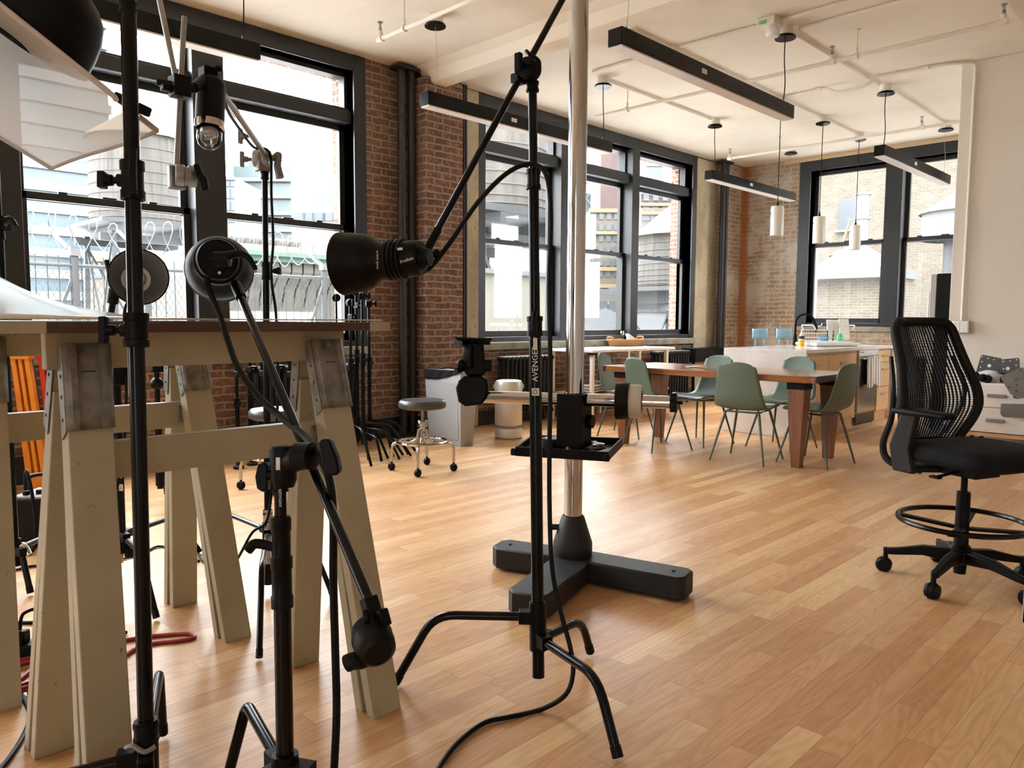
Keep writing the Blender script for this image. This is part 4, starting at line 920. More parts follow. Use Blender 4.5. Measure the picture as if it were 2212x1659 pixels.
for k, (x, y) in enumerate(((2107, 811), (2124, 816), (2134, 825))):
    c = aty(x, y, CY0+.06); c.z = max(c.z, ctop+.035)
    tag(obj('roller', MB().lathe([(.008, 0), (.036, 0), (.036, .025), (.030, .028), (.008, .028), (.008, 0)], c, (0, -1, 0), 20).cyl(c+V((0, .0, 0)), c-V((0, .032, 0)), .009, n=8), M['rubber']), ['leftmost black wheel on the white cabinet', 'middle black wheel on the white cabinet', 'lowest right black wheel on the white cabinet'][k], 'wheel', 'black wheels on the cabinet')
c = aty(2135, 812, CY0+.16); c.z = ctop+.05
def lump(c, sx, sy, sz, m, seed):
    r = random.Random(seed); mb = MB().ball((0, 0, 0), 1, 20)
    mb.v = [V((p.x*sx, p.y*sy, p.z*sz))*(1+.22*math.sin(p.x*5+seed)*math.sin(p.z*7+seed*2)+.12*r.random()) + V(c) for p in mb.v]; return mb
tag(obj('plastic_bag', lump(c, .10, .06, .055, None, 3), M['bagclear']), 'crumpled clear plastic bag of parts on the white cabinet', 'plastic bag')
# low white box at the right edge
q = atz(2207, 1345, 0)
tag(obj('storage_box', MB().bb((q.x, q.y, 0), (q.x+.5, q.y+.012, .28)).bb((q.x, q.y, 0), (q.x+.012, q.y+.25, .28)).bb((q.x+.488, q.y, 0), (q.x+.5, q.y+.25, .28)).bb((q.x, q.y+.238, 0), (q.x+.5, q.y+.25, .28)).bb((q.x, q.y, 0), (q.x+.5, q.y+.25, .012)), M['softwhite'], smooth=0, bevel=.003), 'white box on the floor cut off by the right edge', 'box')
# ================================================================ drafting chair
def office_chair(loc, rz):
    t = thing('drafting_chair', 'black mesh back drafting chair with foot ring on five casters', 'chair', loc, world=False); t.rotation_euler = (0, 0, rz)
    for k in range(5):
        a = k*2*PI/5+CH_A; d = V((math.cos(a), math.sin(a), 0)); n = V((-d.y, d.x, 0))
        l = MB(); secs = [(.03, .105, .024, .030), (.15, .108, .020, .022), (.26, .085, .016, .016), (.30, .080, .016, .015)]
        vs = []
        for r, z, w_, h in secs:
            c = d*r+V((0, 0, z+.02)); vs += [c+n*w_+V((0, 0, h)), c-n*w_+V((0, 0, h)), c-n*w_-V((0, 0, h)), c+n*w_-V((0, 0, h))]
        fs = [(0, 1, 2, 3), (12, 13, 14, 15)]
        for i in range(3): fs += [(i*4+j, i*4+(j+1) % 4, i*4+4+(j+1) % 4, i*4+4+j) for j in range(4)]
        l.add(vs, fs); lo = obj('base_arm', l, M['plastic'], t, bevel=.006)
        c = d*.305
        cs = MB().cyl(c+V((0, 0, .06)), c+V((0, 0, .115)), .011, n=10)
        for s in (-1, 1): cs.lathe([(.0, .006*s), (.030, .006*s), (.033, .014*s), (.028, .026*s), (0, .028*s)], c+d*.006+V((0, 0, .033)), n, 20)
        cs.lathe([(.034, -.012), (.036, -.012), (.036, .012), (.034, .012), (.034, -.012)], c+d*.006+V((0, 0, .033)), n, 20)
        obj('caster', cs, M['rubber'], t)
    obj('hub', MB().lathe([(0, .045), (.025, .045), (.028, .09), (.045, .10), (.048, .16), (.03, .18), (.028, .42), (.02, .42)], n=20), M['plastic'], t)
    obj('gas_cylinder', MB().cyl((0, 0, .40), (0, 0, .52), .014, n=14), M['plastic'], t)
    obj('foot_ring', MB().tube([(.262*math.cos(k*PI/12), .262*math.sin(k*PI/12), .285) for k in range(24)], .012, 8, 2, True), M['satin'], t)
    sp = MB()
    for k in range(4):
        a = k*PI/2+.5; sp.beam((.03*math.cos(a), .03*math.sin(a), .255), (.262*math.cos(a), .262*math.sin(a), .275), .036, .014)
    obj('ring_spokes', sp, M['plastic'], t, bevel=.003)
    def seat(u, v):
        th = 2*PI*u; k = min(1, v*1.0); ct, st = math.cos(th), math.sin(th); e = .45
        sx_ = math.copysign(abs(ct)**e, ct); sy_ = math.copysign(abs(st)**e, st)
        return ct, st, sx_, sy_
    prof_ = [(0, .648), (.55, .645), (.82, .640), (.94, .628), (1.0, .605), (.985, .580), (.90, .562), (.5, .552), (0, .550)]
    def cush(u, v):
        i = v*(len(prof_)-1); k = min(int(i), len(prof_)-2); q = i-k
        rr = prof_[k][0]*(1-q)+prof_[k+1][0]*q; z = prof_[k][1]*(1-q)+prof_[k+1][1]*q
        ct, st, sx_, sy_ = seat(u, v)
        return V((sx_*rr*.248, sy_*rr*.235+.03, z-.018*max(0, sy_*rr)**3+.012*abs(sx_*rr)**3*(v < .5)))
    obj('seat_cushion', MB().surf(cush, 56, 24), M['fabric'], t, smooth=70)
    obj('seat_mechanism', MB().box((0, -.02, .525), (.16, .26, .05)).box((0, -.20, .52), (.10, .16, .035)).cyl((.08, .02, .52), (.24, .05, .515), .007, n=8).box((.25, .05, .515), (.03, .05, .012)), M['plastic'], t, bevel=.006)
    zs = [(.585, -.225, .150), (.65, -.205, .185), (.73, -.180, .228), (.80, -.168, .247), (.88, -.180, .240), (.98, -.215, .212), (1.08, -.255, .196), (1.15, -.282, .185), (1.185, -.296, .150)]
    sp = spline([V(z) for z in zs], 4)
    def bk(u, v, ofs=0):
        i = v*(len(sp)-1); k = min(int(i), len(sp)-2); q = i-k; p = sp[k]*(1-q)+sp[k+1]*q; s = 2*u-1
        return V((s*p.z, p.y+.055*s*s-.02+ofs, p.x))
    ed = [bk(0, v/24) for v in range(25)]+[bk(u/10, 1) for u in range(1, 11)]+[bk(1, 1-v/24) for v in range(1, 25)]+[bk(1-u/10, 0) for u in range(1, 10)]
    obj('back_frame', MB().tube(ed, .022, 10, 1, True).surf(lambda u, v: bk(u, v*.10), 12, 3).surf(lambda u, v: bk(u, .93+v*.07), 12, 3), M['mesh'], t, smooth=70)
    ms = MB()
    for i in range(1, 25):
        u = i/25; ms.tube([bk(u, v/22) for v in range(23)], .0046, 4, 1)
    for j in range(3, 50): 
        v = j/52; ms.tube([bk(u/10, v) for u in range(11)], .0011, 4, 1)
    obj('back_mesh', ms, M['mesh'], t)
    for s in (-1, 1):
        obj('back_upright', MB().tube([(s*.10, -.14, .50), (s*.15, -.27, .52), (s*.175, -.295, .60), (s*.215, -.22, .74), (s*.235, -.20, .88), (s*.20, -.25, 1.02)], lambda q: .020-.010*q, 8, 6), M['chairgrey'], t)
    s = 1
    obj('arm_support', MB().prism([(s*.235, -.13, .775), (s*.235, -.05, .775), (s*.235, -.075, .62), (s*.20, -.08, .50), (s*.20, -.19, .50), (s*.235, -.185, .62)], (s*.03, 0, 0)).beam((s*.215, -.14, .52), (s*.06, -.10, .515), .09, .03), M['chairgrey'], t, bevel=.008)
    obj('arm_pad', MB().box((s*.255, -.02, .785), (.085, .27, .026)), M['plastic'], t, bevel=.011)
    return t
CH_A = 0.0
cc = V((-.93, 3.855, 0)); rz = -1.97
c1 = V((-1.239, 3.78, 0))-cc; CH_A = math.atan2(c1.y, c1.x)-rz
office_chair(tuple(cc), rz)
# ================================================================ along the window wall
def radiator(label, axis, a0, a1, c, ztop, z0=.08, group='cast iron radiators'):
    t = thing('radiator', label, 'radiator', ((c, (a0+a1)/2, 0) if axis == 'y' else ((a0+a1)/2, c, 0)), group)
    n = max(3, round((a1-a0)/.066)); st = (a1-a0)/n
    P_ = (lambda a, d, z: V((c+d, a, z))) if axis == 'y' else (lambda a, d, z: V((a, c-d, z)))
    for k in range(n):
        a = a0+st*(k+.5); m = MB()
        for d in (-.06, 0, .06): m.cyl(P_(a, d, z0+.05), P_(a, d, ztop-.05), .019, n=8)
        for z in (z0+.05, ztop-.05): m.cyl(P_(a, -.065, z), P_(a, .065, z), .032, n=10)
        for d in (-.065, .065): m.ball(P_(a, d, ztop-.05), .032, 10); m.ball(P_(a, d, z0+.05), .032, 10)
        if k in (0, n-1):
            for d in (-.06, .06): m.cyl(P_(a, d, 0), P_(a, d, z0+.03), .018, n=8)
        obj('section', m, M['castiron'], t)
    return t
radiator('black cast iron radiator under the first pane of middle window behind the silver purifier', 'y', 5.98, 6.78, XW+.19, .80)
radiator('black cast iron radiator under the right pane of middle window behind the white console', 'y', 8.98, 9.78, XW+.19, .785)
radiator('black cast iron radiator under the leftmost window behind the sawhorses', 'y', 3.0, 4.05, XW+.19, .80)
radiator('black cast iron radiator under the far window right of the island', 'x', -3.62, -2.75, YB-.16, .73)
t = thing('wall_box', 'black wall box below the risers in the far corner', 'box', (-6.0, 10.3, .55))
obj('body', MB().bb((-6.21, 9.92, .58), (-5.98, 10.82, .765)), M['black'], t, bevel=.004, smooth=0)
obj('lid', MB().bb((-6.215, 9.91, .765), (-5.97, 10.83, .78)), M['black'], t, bevel=.003, smooth=0)
for y in (9.95, 10.75): obj('support', MB().bb((-6.05, y, 0), (-6.02, y+.03, .58)), M['black'], t, smooth=0)
# console table under the middle window
t = thing('console_table', 'white console table with lower shelf under the middle window', 'table', (-5.75, 7.8, 0))
KX0, KX1, KY0, KY1, KZ = -6.10, -5.42, 6.80, 8.50, .85
obj('tabletop', MB().bb((KX0, KY0, KZ-.03), (KX1, KY1, KZ)), M['softwhite'], t, bevel=.004, smooth=0)
for x in (KX0+.04, KX1-.04):
    for y in (KY0+.04, (KY0+KY1)/2+.1, KY1-.15): obj('leg', MB().bb((x-.02, y-.02, 0), (x+.02, y+.02, KZ-.03)), M['white'], t, smooth=0)
obj('lower_shelf', MB().bb((KX0+.02, KY0+.02, .31), (KX1-.02, KY1-.1, .335)), M['maplex'], t, smooth=0)
obj('corner_block', MB().bb((KX1-.075, KY0-.004, KZ-.06), (KX1+.004, KY0+.07, KZ-.03)), M['black'], t, smooth=0)
# under-console crockery
for k, (dx, dy, r, n) in enumerate(((.0, .10, .10, 3), (-.02, .33, .13, 4))):
    pos = V((KX1-.18+dx, KY0+.10+dy, .336)); z = 0
    for j in range(n):
        pl = MB().lathe([(0, 0), (r*.55, 0), (r, .028), (r*.97, .034), (r*.5, .008), (0, .008)], pos+V((0, 0, z)))
        tag(obj('plate' if k else 'bowl', pl, M['plate']), f"white {'plate' if k else 'bowl'}, {['lowest', 'second', 'third', 'topmost'][j] if n > 3 else ['lowest', 'middle', 'topmost'][j]} of the {'wide' if k else 'small'} stack on the console shelf", 'plate' if k else 'bowl', 'crockery on the console shelf'); z += .032
for j in range(6):
    c = V((KX1-.22, KY0+.78, .336+j*.055))
    tag(obj('wooden_tray', MB().box(c+V((0, 0, .006)), (.30, .42, .012)).box(c+V((.146, 0, .022)), (.012, .42, .044)).box(c+V((-.146, 0, .022)), (.012, .42, .044)).box(c+V((0, .206, .022)), (.30, .012, .044)).box(c+V((0, -.206, .022)), (.30, .012, .044)), M['basketwood'], smooth=0), f"brown wooden tray, {['lowest', 'second from bottom', 'third from bottom', 'fourth from bottom', 'fifth from bottom', 'topmost'][j]} of the stack on the console shelf", 'tray', 'brown trays on the console shelf')
# basket with condiments on the console
q = atz(1351, 747.5, KZ)
t = thing('wicker_basket', 'low oval wicker basket with two handles on the white console', 'basket', (q.x, q.y, KZ))
bl, bw = .345, .17
def oval(r, z, n=36): return [q+V((math.cos(2*PI*k/n)*bw*r, math.sin(2*PI*k/n)*bl*r, z)) for k in range(n)]
bb = MB(); rings = [(0.01, .004), (.84, .004), (1.0, .082), (.95, .085), (.80, .014), (.01, .014)]; n = 36
vs = sum([oval(r, z) for r, z in rings], [])
bb.add(vs, [(i*n+k, i*n+(k+1) % n, (i+1)*n+(k+1) % n, (i+1)*n+k) for i in range(len(rings)-1) for k in range(n)])
obj('basket_body', bb, M['wicker'], t)
obj('rim', MB().tube(oval(1.0, .085), .010, 8, 1, True), M['wicker'], t)
for s in (-1, 1): obj('handle', MB().tube([q+V((-.05, s*bl*.92, .085)), q+V((-.04, s*bl*.98, .118)), q+V((.04, s*bl*.98, .118)), q+V((.05, s*bl*.92, .085))], .011, 8, 6), M['wicker'], t)
k0 = q+V((0, -.075, .015))
t = thing('pepper_mill', 'steel and clear pepper mill standing in the wicker basket', 'pepper mill', tuple(k0))
obj('body', MB().lathe([(0, 0), (.024, 0), (.022, .10), (.024, .13), (0, .13)], k0), M['clearglass'], t)
obj('cap', MB().lathe([(.026, .13), (.028, .16), (.02, .185), (0, .19)], k0), M['chrome'], t)
obj('peppercorns', MB().lathe([(0, .002), (.02, .002), (.02, .08), (0, .08)], k0), M['basketwood'], t)
k0 = q+V((-.01, -.01, .015))
t = thing('sauce_bottle', 'small black pump bottle standing in the wicker basket', 'bottle', tuple(k0))
obj('body', MB().lathe([(0, 0), (.026, 0), (.026, .10), (.012, .13), (.012, .145), (0, .145)], k0), M['black'], t)
obj('pump', MB().cyl(k0+V((0, 0, .145)), k0+V((0, 0, .185)), .008, n=10).box(k0+V((0, .015, .19)), (.014, .055, .014)), M['black'], t)
tag(obj('paper_napkins', MB().prism([q+V((.02, .04, .02)), q+V((.02, .19, .02)), q+V((.02, .19, .105)), q+V((.02, .12, .135)), q+V((.02, .05, .165))], (-.06, 0, 0)), M['paper'], smooth=0, bevel=.003), 'white paper napkins standing in the wicker basket', 'napkins')
# bin, purifier
t = thing('trash_bin', 'tall slim grey bin with black liner beside the brick pier', 'trash bin', (-5.53, 4.78, 0))
def frus(mb, x0, x1, y0, y1, z0, z1, g): 
    mb.add([(x0+g, y0+g, z0), (x1-g, y0+g, z0), (x1-g, y1-g, z0), (x0+g, y1-g, z0), (x0, y0, z1), (x1, y0, z1), (x1, y1, z1), (x0, y1, z1)], [(3, 2, 1, 0), (0, 1, 5, 4), (1, 2, 6, 5), (2, 3, 7, 6), (3, 0, 4, 7)]); return mb
obj('bin_body', frus(MB(), -5.78, -5.26, 4.66, 4.87, 0, .71, .03), M['graybin'], t, solid=.008, bevel=.006, smooth=20)
obj('side_panel', MB().add([(-5.71, 4.6845, .06), (-5.32, 4.6845, .06), (-5.305, 4.664, .60), (-5.73, 4.664, .60)], [(0, 1, 2, 3)]), M['graybin'], t, solid=.006, smooth=0)
def liner(u, v):
    per = [(-5.79, 4.65), (-5.25, 4.65), (-5.25, 4.88), (-5.79, 4.88), (-5.79, 4.65)]
    i = u*4; k = min(int(i), 3); f_ = i-k; x = per[k][0]*(1-f_)+per[k+1][0]*f_; y = per[k][1]*(1-f_)+per[k+1][1]*f_
    w_ = .006*math.sin(u*95+v*3)*v; low = .055+.05*math.sin(u*11+1)
    return V((x*(1)+(-5.52-x)*-.01*v+w_, y+w_, .722-low*v))
obj('liner', MB().surf(liner, 120, 8).surf(lambda u, v: liner(u, 0)*(1-v*.22)+V((-5.52, 4.765, .70))*(v*.22), 120, 2), M['bag'], t, solid=.002)
q = V((-5.39, 5.42, 0))
t = thing('air_purifier', 'silver cylindrical air purifier on the floor before the black radiator', 'air purifier', tuple(q))
obj('base', MB().lathe([(0, 0), (.125, 0), (.14, .015), (.14, .085), (.125, .105), (.09, .118), (.088, .135)], q, n=40), M['purifier'], t)
obj('body', MB().lathe([(.10, .133), (.133, .135), (.139, .145), (.139, .555), (.128, .578), (.10, .585), (0, .585)], q, n=48), M['purifier'], t)
obj('top_grille', MB().lathe([(0, .586), (.05, .586), (.05, .588), (0, .588)], q), M['ink'], t)
obj('lid_seam', MB().lathe([(.1395, .470), (.1405, .470), (.1405, .474), (.1395, .474)], q, n=48), M['greymetal'], t)
obj('handle', MB().tube([q+CR*-.139+V((0, 0, .50)), q+CR*-.150+V((0, 0, .52)), q+CR*-.139+V((0, 0, .545))], .006, 8).tube([q+CR*.139+V((0, 0, .50)), q+CR*.150+V((0, 0, .52)), q+CR*.139+V((0, 0, .545))], .006, 8), M['purifier'], t)
obj('power_cord', MB().tube([q+V((-.1, -.1, .01)), q+V((-.3, -.25, .005)), q+V((-.45, -.2, .005))], .004, 6), M['purifier'], t)
# rolling stools
def stool(x, y, rz, label):
    t = thing('rolling_stool', label, 'stool', (x, y, 0), 'chrome rolling stools', world=False); t.rotation_euler = (0, 0, rz)
    obj('seat', MB().lathe([(0, .492), (.165, .492), (.182, .502), (.186, .52), (.184, .545), (.170, .560), (0, .564)], n=44), M['vinyl'], t)
    obj('screw_post', MB().cyl((0, 0, .36), (0, 0, .492), .012, n=12), M['darksteel'], t)
    obj('collar', MB().lathe([(.018, .235), (.022, .24), (.024, .345), (.042, .348), (.042, .39), (.036, .40), (0, .40)]), M['chrome'], t)
    obj('foot_ring', MB().tube([(.195*math.cos(k*PI/12), .195*math.sin(k*PI/12), .232) for k in range(24)], .011, 8, 2, True), M['chrome'], t)
    for k in range(4):
        a = k*PI/2; d = V((math.cos(a), math.sin(a), 0))
        obj('leg', MB().bent([V((0, 0, .33))+d*.03, V((0, 0, .225))+d*.05, V((0, 0, .215))+d*.245, V((0, 0, .07))+d*.245], .0125, .05), M['chrome'], t)
        c = d*.245; n = V((math.cos(a+1), math.sin(a+1), 0)); cs = MB().cyl(c+V((0, 0, .05)), c+V((0, 0, .08)), .008, n=8)
        cs.lathe([(0, -.018), (.022, -.018), (.030, -.010), (.030, .010), (.022, .018), (0, .018)], c+V((0, 0, .030)), n, 18)
        obj('caster', cs, M['rubber'], t)
    return t
stool(-4.66, 3.73, .75, 'chrome rolling stool with grey round seat on the open floor')
q = atd(597, 900, 5.32); stool(q.x, q.y, 1.0, 'chrome rolling stool with grey round seat behind the near sawhorse')
# ================================================================ sawhorses and table
def sawhorse(label, x, y0, y1, spread, foot):
    t = thing('sawhorse', label, 'sawhorse', (x, (y0+y1)/2, 0), 'scuffed cream sawhorses')
    ZB = 1.055
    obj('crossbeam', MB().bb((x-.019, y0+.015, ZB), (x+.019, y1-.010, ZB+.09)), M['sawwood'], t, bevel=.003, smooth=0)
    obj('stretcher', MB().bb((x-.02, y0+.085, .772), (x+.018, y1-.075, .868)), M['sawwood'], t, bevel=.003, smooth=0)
    for ye, so in ((y0, -1), (y1, 1)):
        ya, yb = (ye-.005, ye+.095) if so < 0 else (ye-.095, ye+.005)
        for s in (1, -1):
            top = V((x+s*.040, (ya+yb)/2-so*.048, 1.075)); bot = V((x+s*foot, (ya+yb)/2, 0))
            d = (top-bot).normalized()
            for off, zt in ((0, 0), (-.062, -.30)):
                a = bot+V((s*off, 0, 0)); b = top+V((s*off*.15, 0, 0))
                if off: b = a+(b-a)*.93
                m = MB().beam(a, b, .10, .036, (0, 1, 0))
                for i, p in enumerate(m.v):          # feet cut flat on the floor
                    if p.z < .15: m.v[i] = p-(b-a).normalized()*(p.z/(b-a).normalized().z)
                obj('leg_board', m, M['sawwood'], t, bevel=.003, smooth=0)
            # folded steel bracket over the leg top
            n = V((s, 0, foot*.95)).normalized()
            c = top+d*-.085+n*.0195
            pl = MB(); w_ = V((0, 1, 0))
            prof = [(-.053, 0), (-.040, .010), (-.027, .010), (-.024, .003), (.024, .003), (.027, .010), (.040, .010), (.053, 0)]
            vs = []
            for k, hh_ in enumerate((.125, .05, -.05, -.085)):
                vs += [c+w_*px_+d*hh_+n*(q+.002) for px_, q in prof]
            m_ = len(prof)
            pl.add(vs, [(r*m_+k, r*m_+k+1, (r+1)*m_+k+1, (r+1)*m_+k) for r in range(3) for k in range(m_-1)])
            br = obj('leg_bracket', pl, M['galv'], t, solid=.003, smooth=30)
            obj('bracket_flange', MB().prism([c-w_*.054*so*-1*1+d*.125, c+w_*.054*so+d*-.085, c+w_*.054*so+d*-.085-n*.05, c+w_*.054*so+d*.125-n*.055] if False else [c+w_*.0545*(-1)+d*.125, c+w_*.0545*(-1)+d*-.085, c+w_*.0545*(-1)+d*-.10-n*.036, c+w_*.0545*(-1)+d*.125-n*.045], w_*.0025), M['galv'], br, smooth=0)
            for q in (.05, .0, -.055): obj('nail_hole', MB().box(c+w_*-.0555+d*q-n*.018, (.003, .002, .008)), M['base'], br, smooth=0)
            obj('nail_head', MB().cyl(c+d*.108+n*.002, c+d*.108+n*.007, .006, n=10), M['bracket'], br)
            obj('slot', MB().box(c+d*.055+n*.0055, (.002, .032, .004)), M['base'], br, smooth=0)
        yk = (y0+.10) if so < 0 else (y1-.10)
        obj('stretcher_plate', MB().bb((x+.0185, yk-.02*1-.012, .79), (x+.024, yk+.02-.012, .855)), M['galv'], t, bevel=.002, smooth=0)
    return t
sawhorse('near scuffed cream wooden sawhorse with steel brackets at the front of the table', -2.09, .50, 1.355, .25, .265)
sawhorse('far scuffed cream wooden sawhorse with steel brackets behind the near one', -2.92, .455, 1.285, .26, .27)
TT = 1.176
t = thing('work_table', 'wide work table board with brown edge lying on two sawhorses', 'table top', (-2.5, .7, 1.147))
obj('board', MB().bb((-3.06, -.55, 1.147), (-1.945, 1.42, TT-.004)), M['white'], t, smooth=0)
obj('edge_strip', MB().bb((-1.945, .485, 1.147), (-1.930, 1.345, TT-.004)), M['brownboard'], t, smooth=0, bevel=.001)
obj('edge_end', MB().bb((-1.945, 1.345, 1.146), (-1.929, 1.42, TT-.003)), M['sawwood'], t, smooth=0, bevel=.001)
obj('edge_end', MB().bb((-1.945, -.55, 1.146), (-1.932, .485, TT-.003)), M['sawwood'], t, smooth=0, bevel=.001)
def sheet(u, v):
    x = -1.94-1.0*v; y = -.5+1.9*u; k = max(0, .96-y); return V((x, y, TT+.003+1.05*(v**1.2)*k*k))
tag(obj('acrylic_sheet', MB().surf(sheet, 60, 16), M['acrylic'], solid=.004, smooth=60), 'glossy white acrylic sheet on the work table curling up at its left end', 'sheet')
# ================================================================ light stands
def knob(mb, c, axis, r=.022, h=.02, n=8):
    """star knob"""
    c = V(c); a = V(axis).normalized(); x, y, _ = frame_of(a)
    pts = []
    for k in range(n*2):
        q = r*(1.0 if k % 2 == 0 else .82); pts.append(c+(x*math.cos(PI*k/n)+y*math.sin(PI*k/n))*q)
    return mb.prism(pts, a*h)
def tknob(mb, c, axis, span, L=.03, w=.05, h=.016):
    """T-handle: stem along axis with a flat bar across"""
    c = V(c); a = V(axis).normalized(); s = V(span).normalized()
    mb.cyl(c, c+a*L, .0075, n=10); mb.cyl(c+a*L*.5, c+a*(L+.004), .012, .014, 10)
    e = c+a*(L+h/2); return mb.beam(e-s*w/2, e+s*w/2, .022, h, s.cross(a))
class Stand:
    """pole stand: sections from the bottom point up, joined by collars"""
    def __init__(s, name, label, bot, top, secs, cat='light stand', group=None, m='satin'):
        s.b = V(bot); s.tp = V(top); s.d = (s.tp-s.b).normalized(); s.L = (s.tp-s.b).length
        s.t = thing(name, label, cat, (s.b.x, s.b.y, 0), group); s.m = m
        f0 = 0
        for f1, r in secs:
            obj('pole_section', MB().cyl(s.b+s.d*s.L*f0, s.b+s.d*s.L*f1, r, n=20), M[m], s.t); f0 = f1-.004
    def at(s, f): return s.b+s.d*s.L*f
    def collar(s, f, r, h, tk=None, span=None, w=.05, L=.03, lever=None):
        c = s.at(f); m = MB().lathe([(r*.72, -h/2), (r, -h/2), (r, -h*.28), (r*.9, -h*.25), (r*.9, h*.25), (r, h*.28), (r, h/2), (r*.72, h/2)], c, s.d, 18)
        o = obj('collar', m, M['plastic'], s.t)
        if tk is not None:
            k = MB().cyl(c, c+V(tk).normalized()*(r+.006), r*.55, n=10); tknob(k, c+V(tk).normalized()*r, tk, span if span is not None else s.d, L, w); obj('locking_knob', k, M['plastic'], o, bevel=.002)
        if lever is not None:
            l = V(lever).normalized(); x = s.d.cross(l)
            obj('clamp_lever', MB().prism([c+l*r*.9+s.d*(-h*.5), c+l*(r+.012)+s.d*(-h*.45), c+l*(r+.016)+s.d*h*.2, c+l*r*.95+s.d*h*.75, c+l*r*.6+s.d*h*.8], x*.014), M['plastic'], o, bevel=.002)
        return o
    def leg(s, f, foot, epx, r=.0125, bend=.07, hubr=.03):
        h = s.at(f); foot = V(foot); n = V((foot.x-h.x, foot.y-h.y, 0)).cross(V((0, 0, 1)))
        e = atplane(epx[0], epx[1], h, n) if not isinstance(epx, V) else epx
        dr = V((foot.x-h.x, foot.y-h.y, 0)).normalized()
        lg = obj('leg', MB().bent([h+dr*.012, e, foot], r, bend, 12), M[s.m], s.t)
        dn = (e-foot).normalized()
        obj('leg_socket', MB().beam(h+dr*.005, h+dr*.05+(e-h).normalized()*.01, r*2.6, r*2.9), M['plastic'], lg, bevel=.002)
        obj('foot_cap', MB().cyl(foot, foot+dn*.03, r*1.12, n=12), M['rubber'], lg)
        return lg
    def hub(s, f0, f1, r):
        obj('leg_hub', MB().cyl(s.at(f0), s.at(f1), r, n=16), M['plastic'], s.t)
    def lettering(s, f, size, txt, logo=True, out=.0):
        c = s.at(f); tc = (CO-c); tc = (tc-s.d*tc.dot(s.d)).normalized(); o = c+tc*out
        m = MB().text(txt, size, o+s.d*size*.55, s.d, s.d.cross(tc)*-1 if s.d.cross(tc).dot(CR) > 0 else s.d.cross(tc), .0004)
        obj('lettering', m, M['label'], s.t, smooth=0)
        if logo:
            q = o-s.d*size*(len(txt)*.36+.35); x = CR; obj('printed_logo', MB().beam(q-s.d*size*.45, q+s.d*size*.45, size*.9, .0008, x), M['label'], s.t, smooth=0)
            obj('logo_letter', MB().text('D', size*.8, q+tc*.0006, s.d, -CR, .0003), M['ink'], s.t, smooth=0)
def grip_head(t, c, axis, r, kd=None, m='plastic', h=.04, span=(0, 0, 1), w=.055):
    """two ribbed clamping discs on an axle with a T-handle"""
    c = V(c); a = V(axis).normalized()
    mb = MB().lathe([(0, -h*.5), (r*.9, -h*.5), (r, -h*.42), (r, -h*.1), (r*.86, -h*.06), (r*.86, h*.06), (r, h*.1), (r, h*.42), (r*.9, h*.5), (0, h*.5)], c, a, 24)
    g = obj('grip_head', mb, M[m], t, bevel=.001)
    if kd is not None: obj('grip_handle', tknob(MB(), c+a*h*.45*kd, a*kd, span, .028, w, .018), M['plastic'], g, bevel=.003)
    return g
def strobe(name, label, rim, axis, R, tail, knob_dir=None, text=None, inside=True):
    """studio flash head with bell reflector; axis points out of the opening"""
    a = V(axis).normalized(); rim = V(rim); t = thing(name, label, 'studio light', tuple(rim), 'studio flash heads'); k = R/.087
    out = [(R*1.0, 0), (R*1.035, .000), (R*1.035, -.008*k), (R, -.012*k), (R*.985, -.035*k), (R*.93, -.072*k), (R*.80, -.100*k), (R*.62, -.120*k), (.053*k, -.134*k), (.053*k, -.15*k)]
    obj('reflector', MB().lathe(out, rim, a, 48), M['black'], t, smooth=50)
    inn = [(R*.985, -.001), (R*.965, -.035*k), (R*.91, -.07*k), (R*.78, -.096*k), (R*.60, -.115*k), (.045*k, -.126*k), (0, -.127*k)]
    obj('reflector_inside', MB().lathe(inn, rim, a, 48), M['lining'], t, smooth=50)
    obj('glass_dome', MB().lathe([(.030*k, -.126*k), (.030*k, -.10*k), (.022*k, -.082*k), (0, -.076*k)], rim, a, 24), M['glasswhite'], t)
    z0 = -.148*k; rb = .055*k
    pr = [(rb*.85, z0)]
    for i in range(4): pr += [(rb*1.05, z0-.002*k), (rb*1.05, z0-.010*k), (rb*.93, z0-.012*k)]; z0 -= .013*k
    obj('grip_ring', MB().lathe(pr, rim, a, 36), M['rubber'], t)
    obj('lamp_body', MB().lathe([(rb*.92, z0+.004*k), (rb*.92, z0-tail+.008), (rb*.84, z0-tail), (0, z0-tail)], rim, a, 36), M['plastic'], t)
    return t, a, rim, z0-tail, k
# --- stand on the right carrying the boom over the room
SF = Stand('light_stand', 'black boom light stand with turtle legs standing before the chrome column', atd(1163, 1462, 2.42), atd(1150, 168, 2.42), [(.585, .0195), (.83, .0170), (1.0, .0140)])
SF.collar(.585, .026, .062, lever=-CR*.3-CF); SF.collar(.83, .0235, .062, lever=-CR*.2-CF); SF.collar(.985, .021, .03)
SF.hub(.045, .125, .027)
foot1, foot2, foot3 = atz(1335, 1646), atz(854, 1482), atz(1275, 1415)
for p in (foot1, foot2, foot3): p.z = .012
SF.leg(.066, foot1, (1290, 1462), .014); SF.leg(.100, foot2, (938, 1328), .014); SF.leg(.060, foot3, (1256, 1338), .014)
SF.lettering(.515, .026, 'AVENGER', True, .0200)
obj('printed_label', MB().beam(SF.at(.545)-CF*.0198, SF.at(.565)-CF*.0198, .013, .001, CR), M['label'], SF.t, smooth=0)
bh = atd(1143, 150, 2.40)
grip_head(SF.t, bh, CR*-.55-CF*.8, .033, 1, span=CU, w=.06, h=.05)
obj('head_latch', MB().tube([bh+CU*.045-CR*.01-CF*.03, bh+CU*.03+CR*.002-CF*.04, bh+CU*.01+CR*.03-CF*.035, bh-CU*.03+CR*.028-CF*.03], .006, 8), M['plastic'], SF.t)
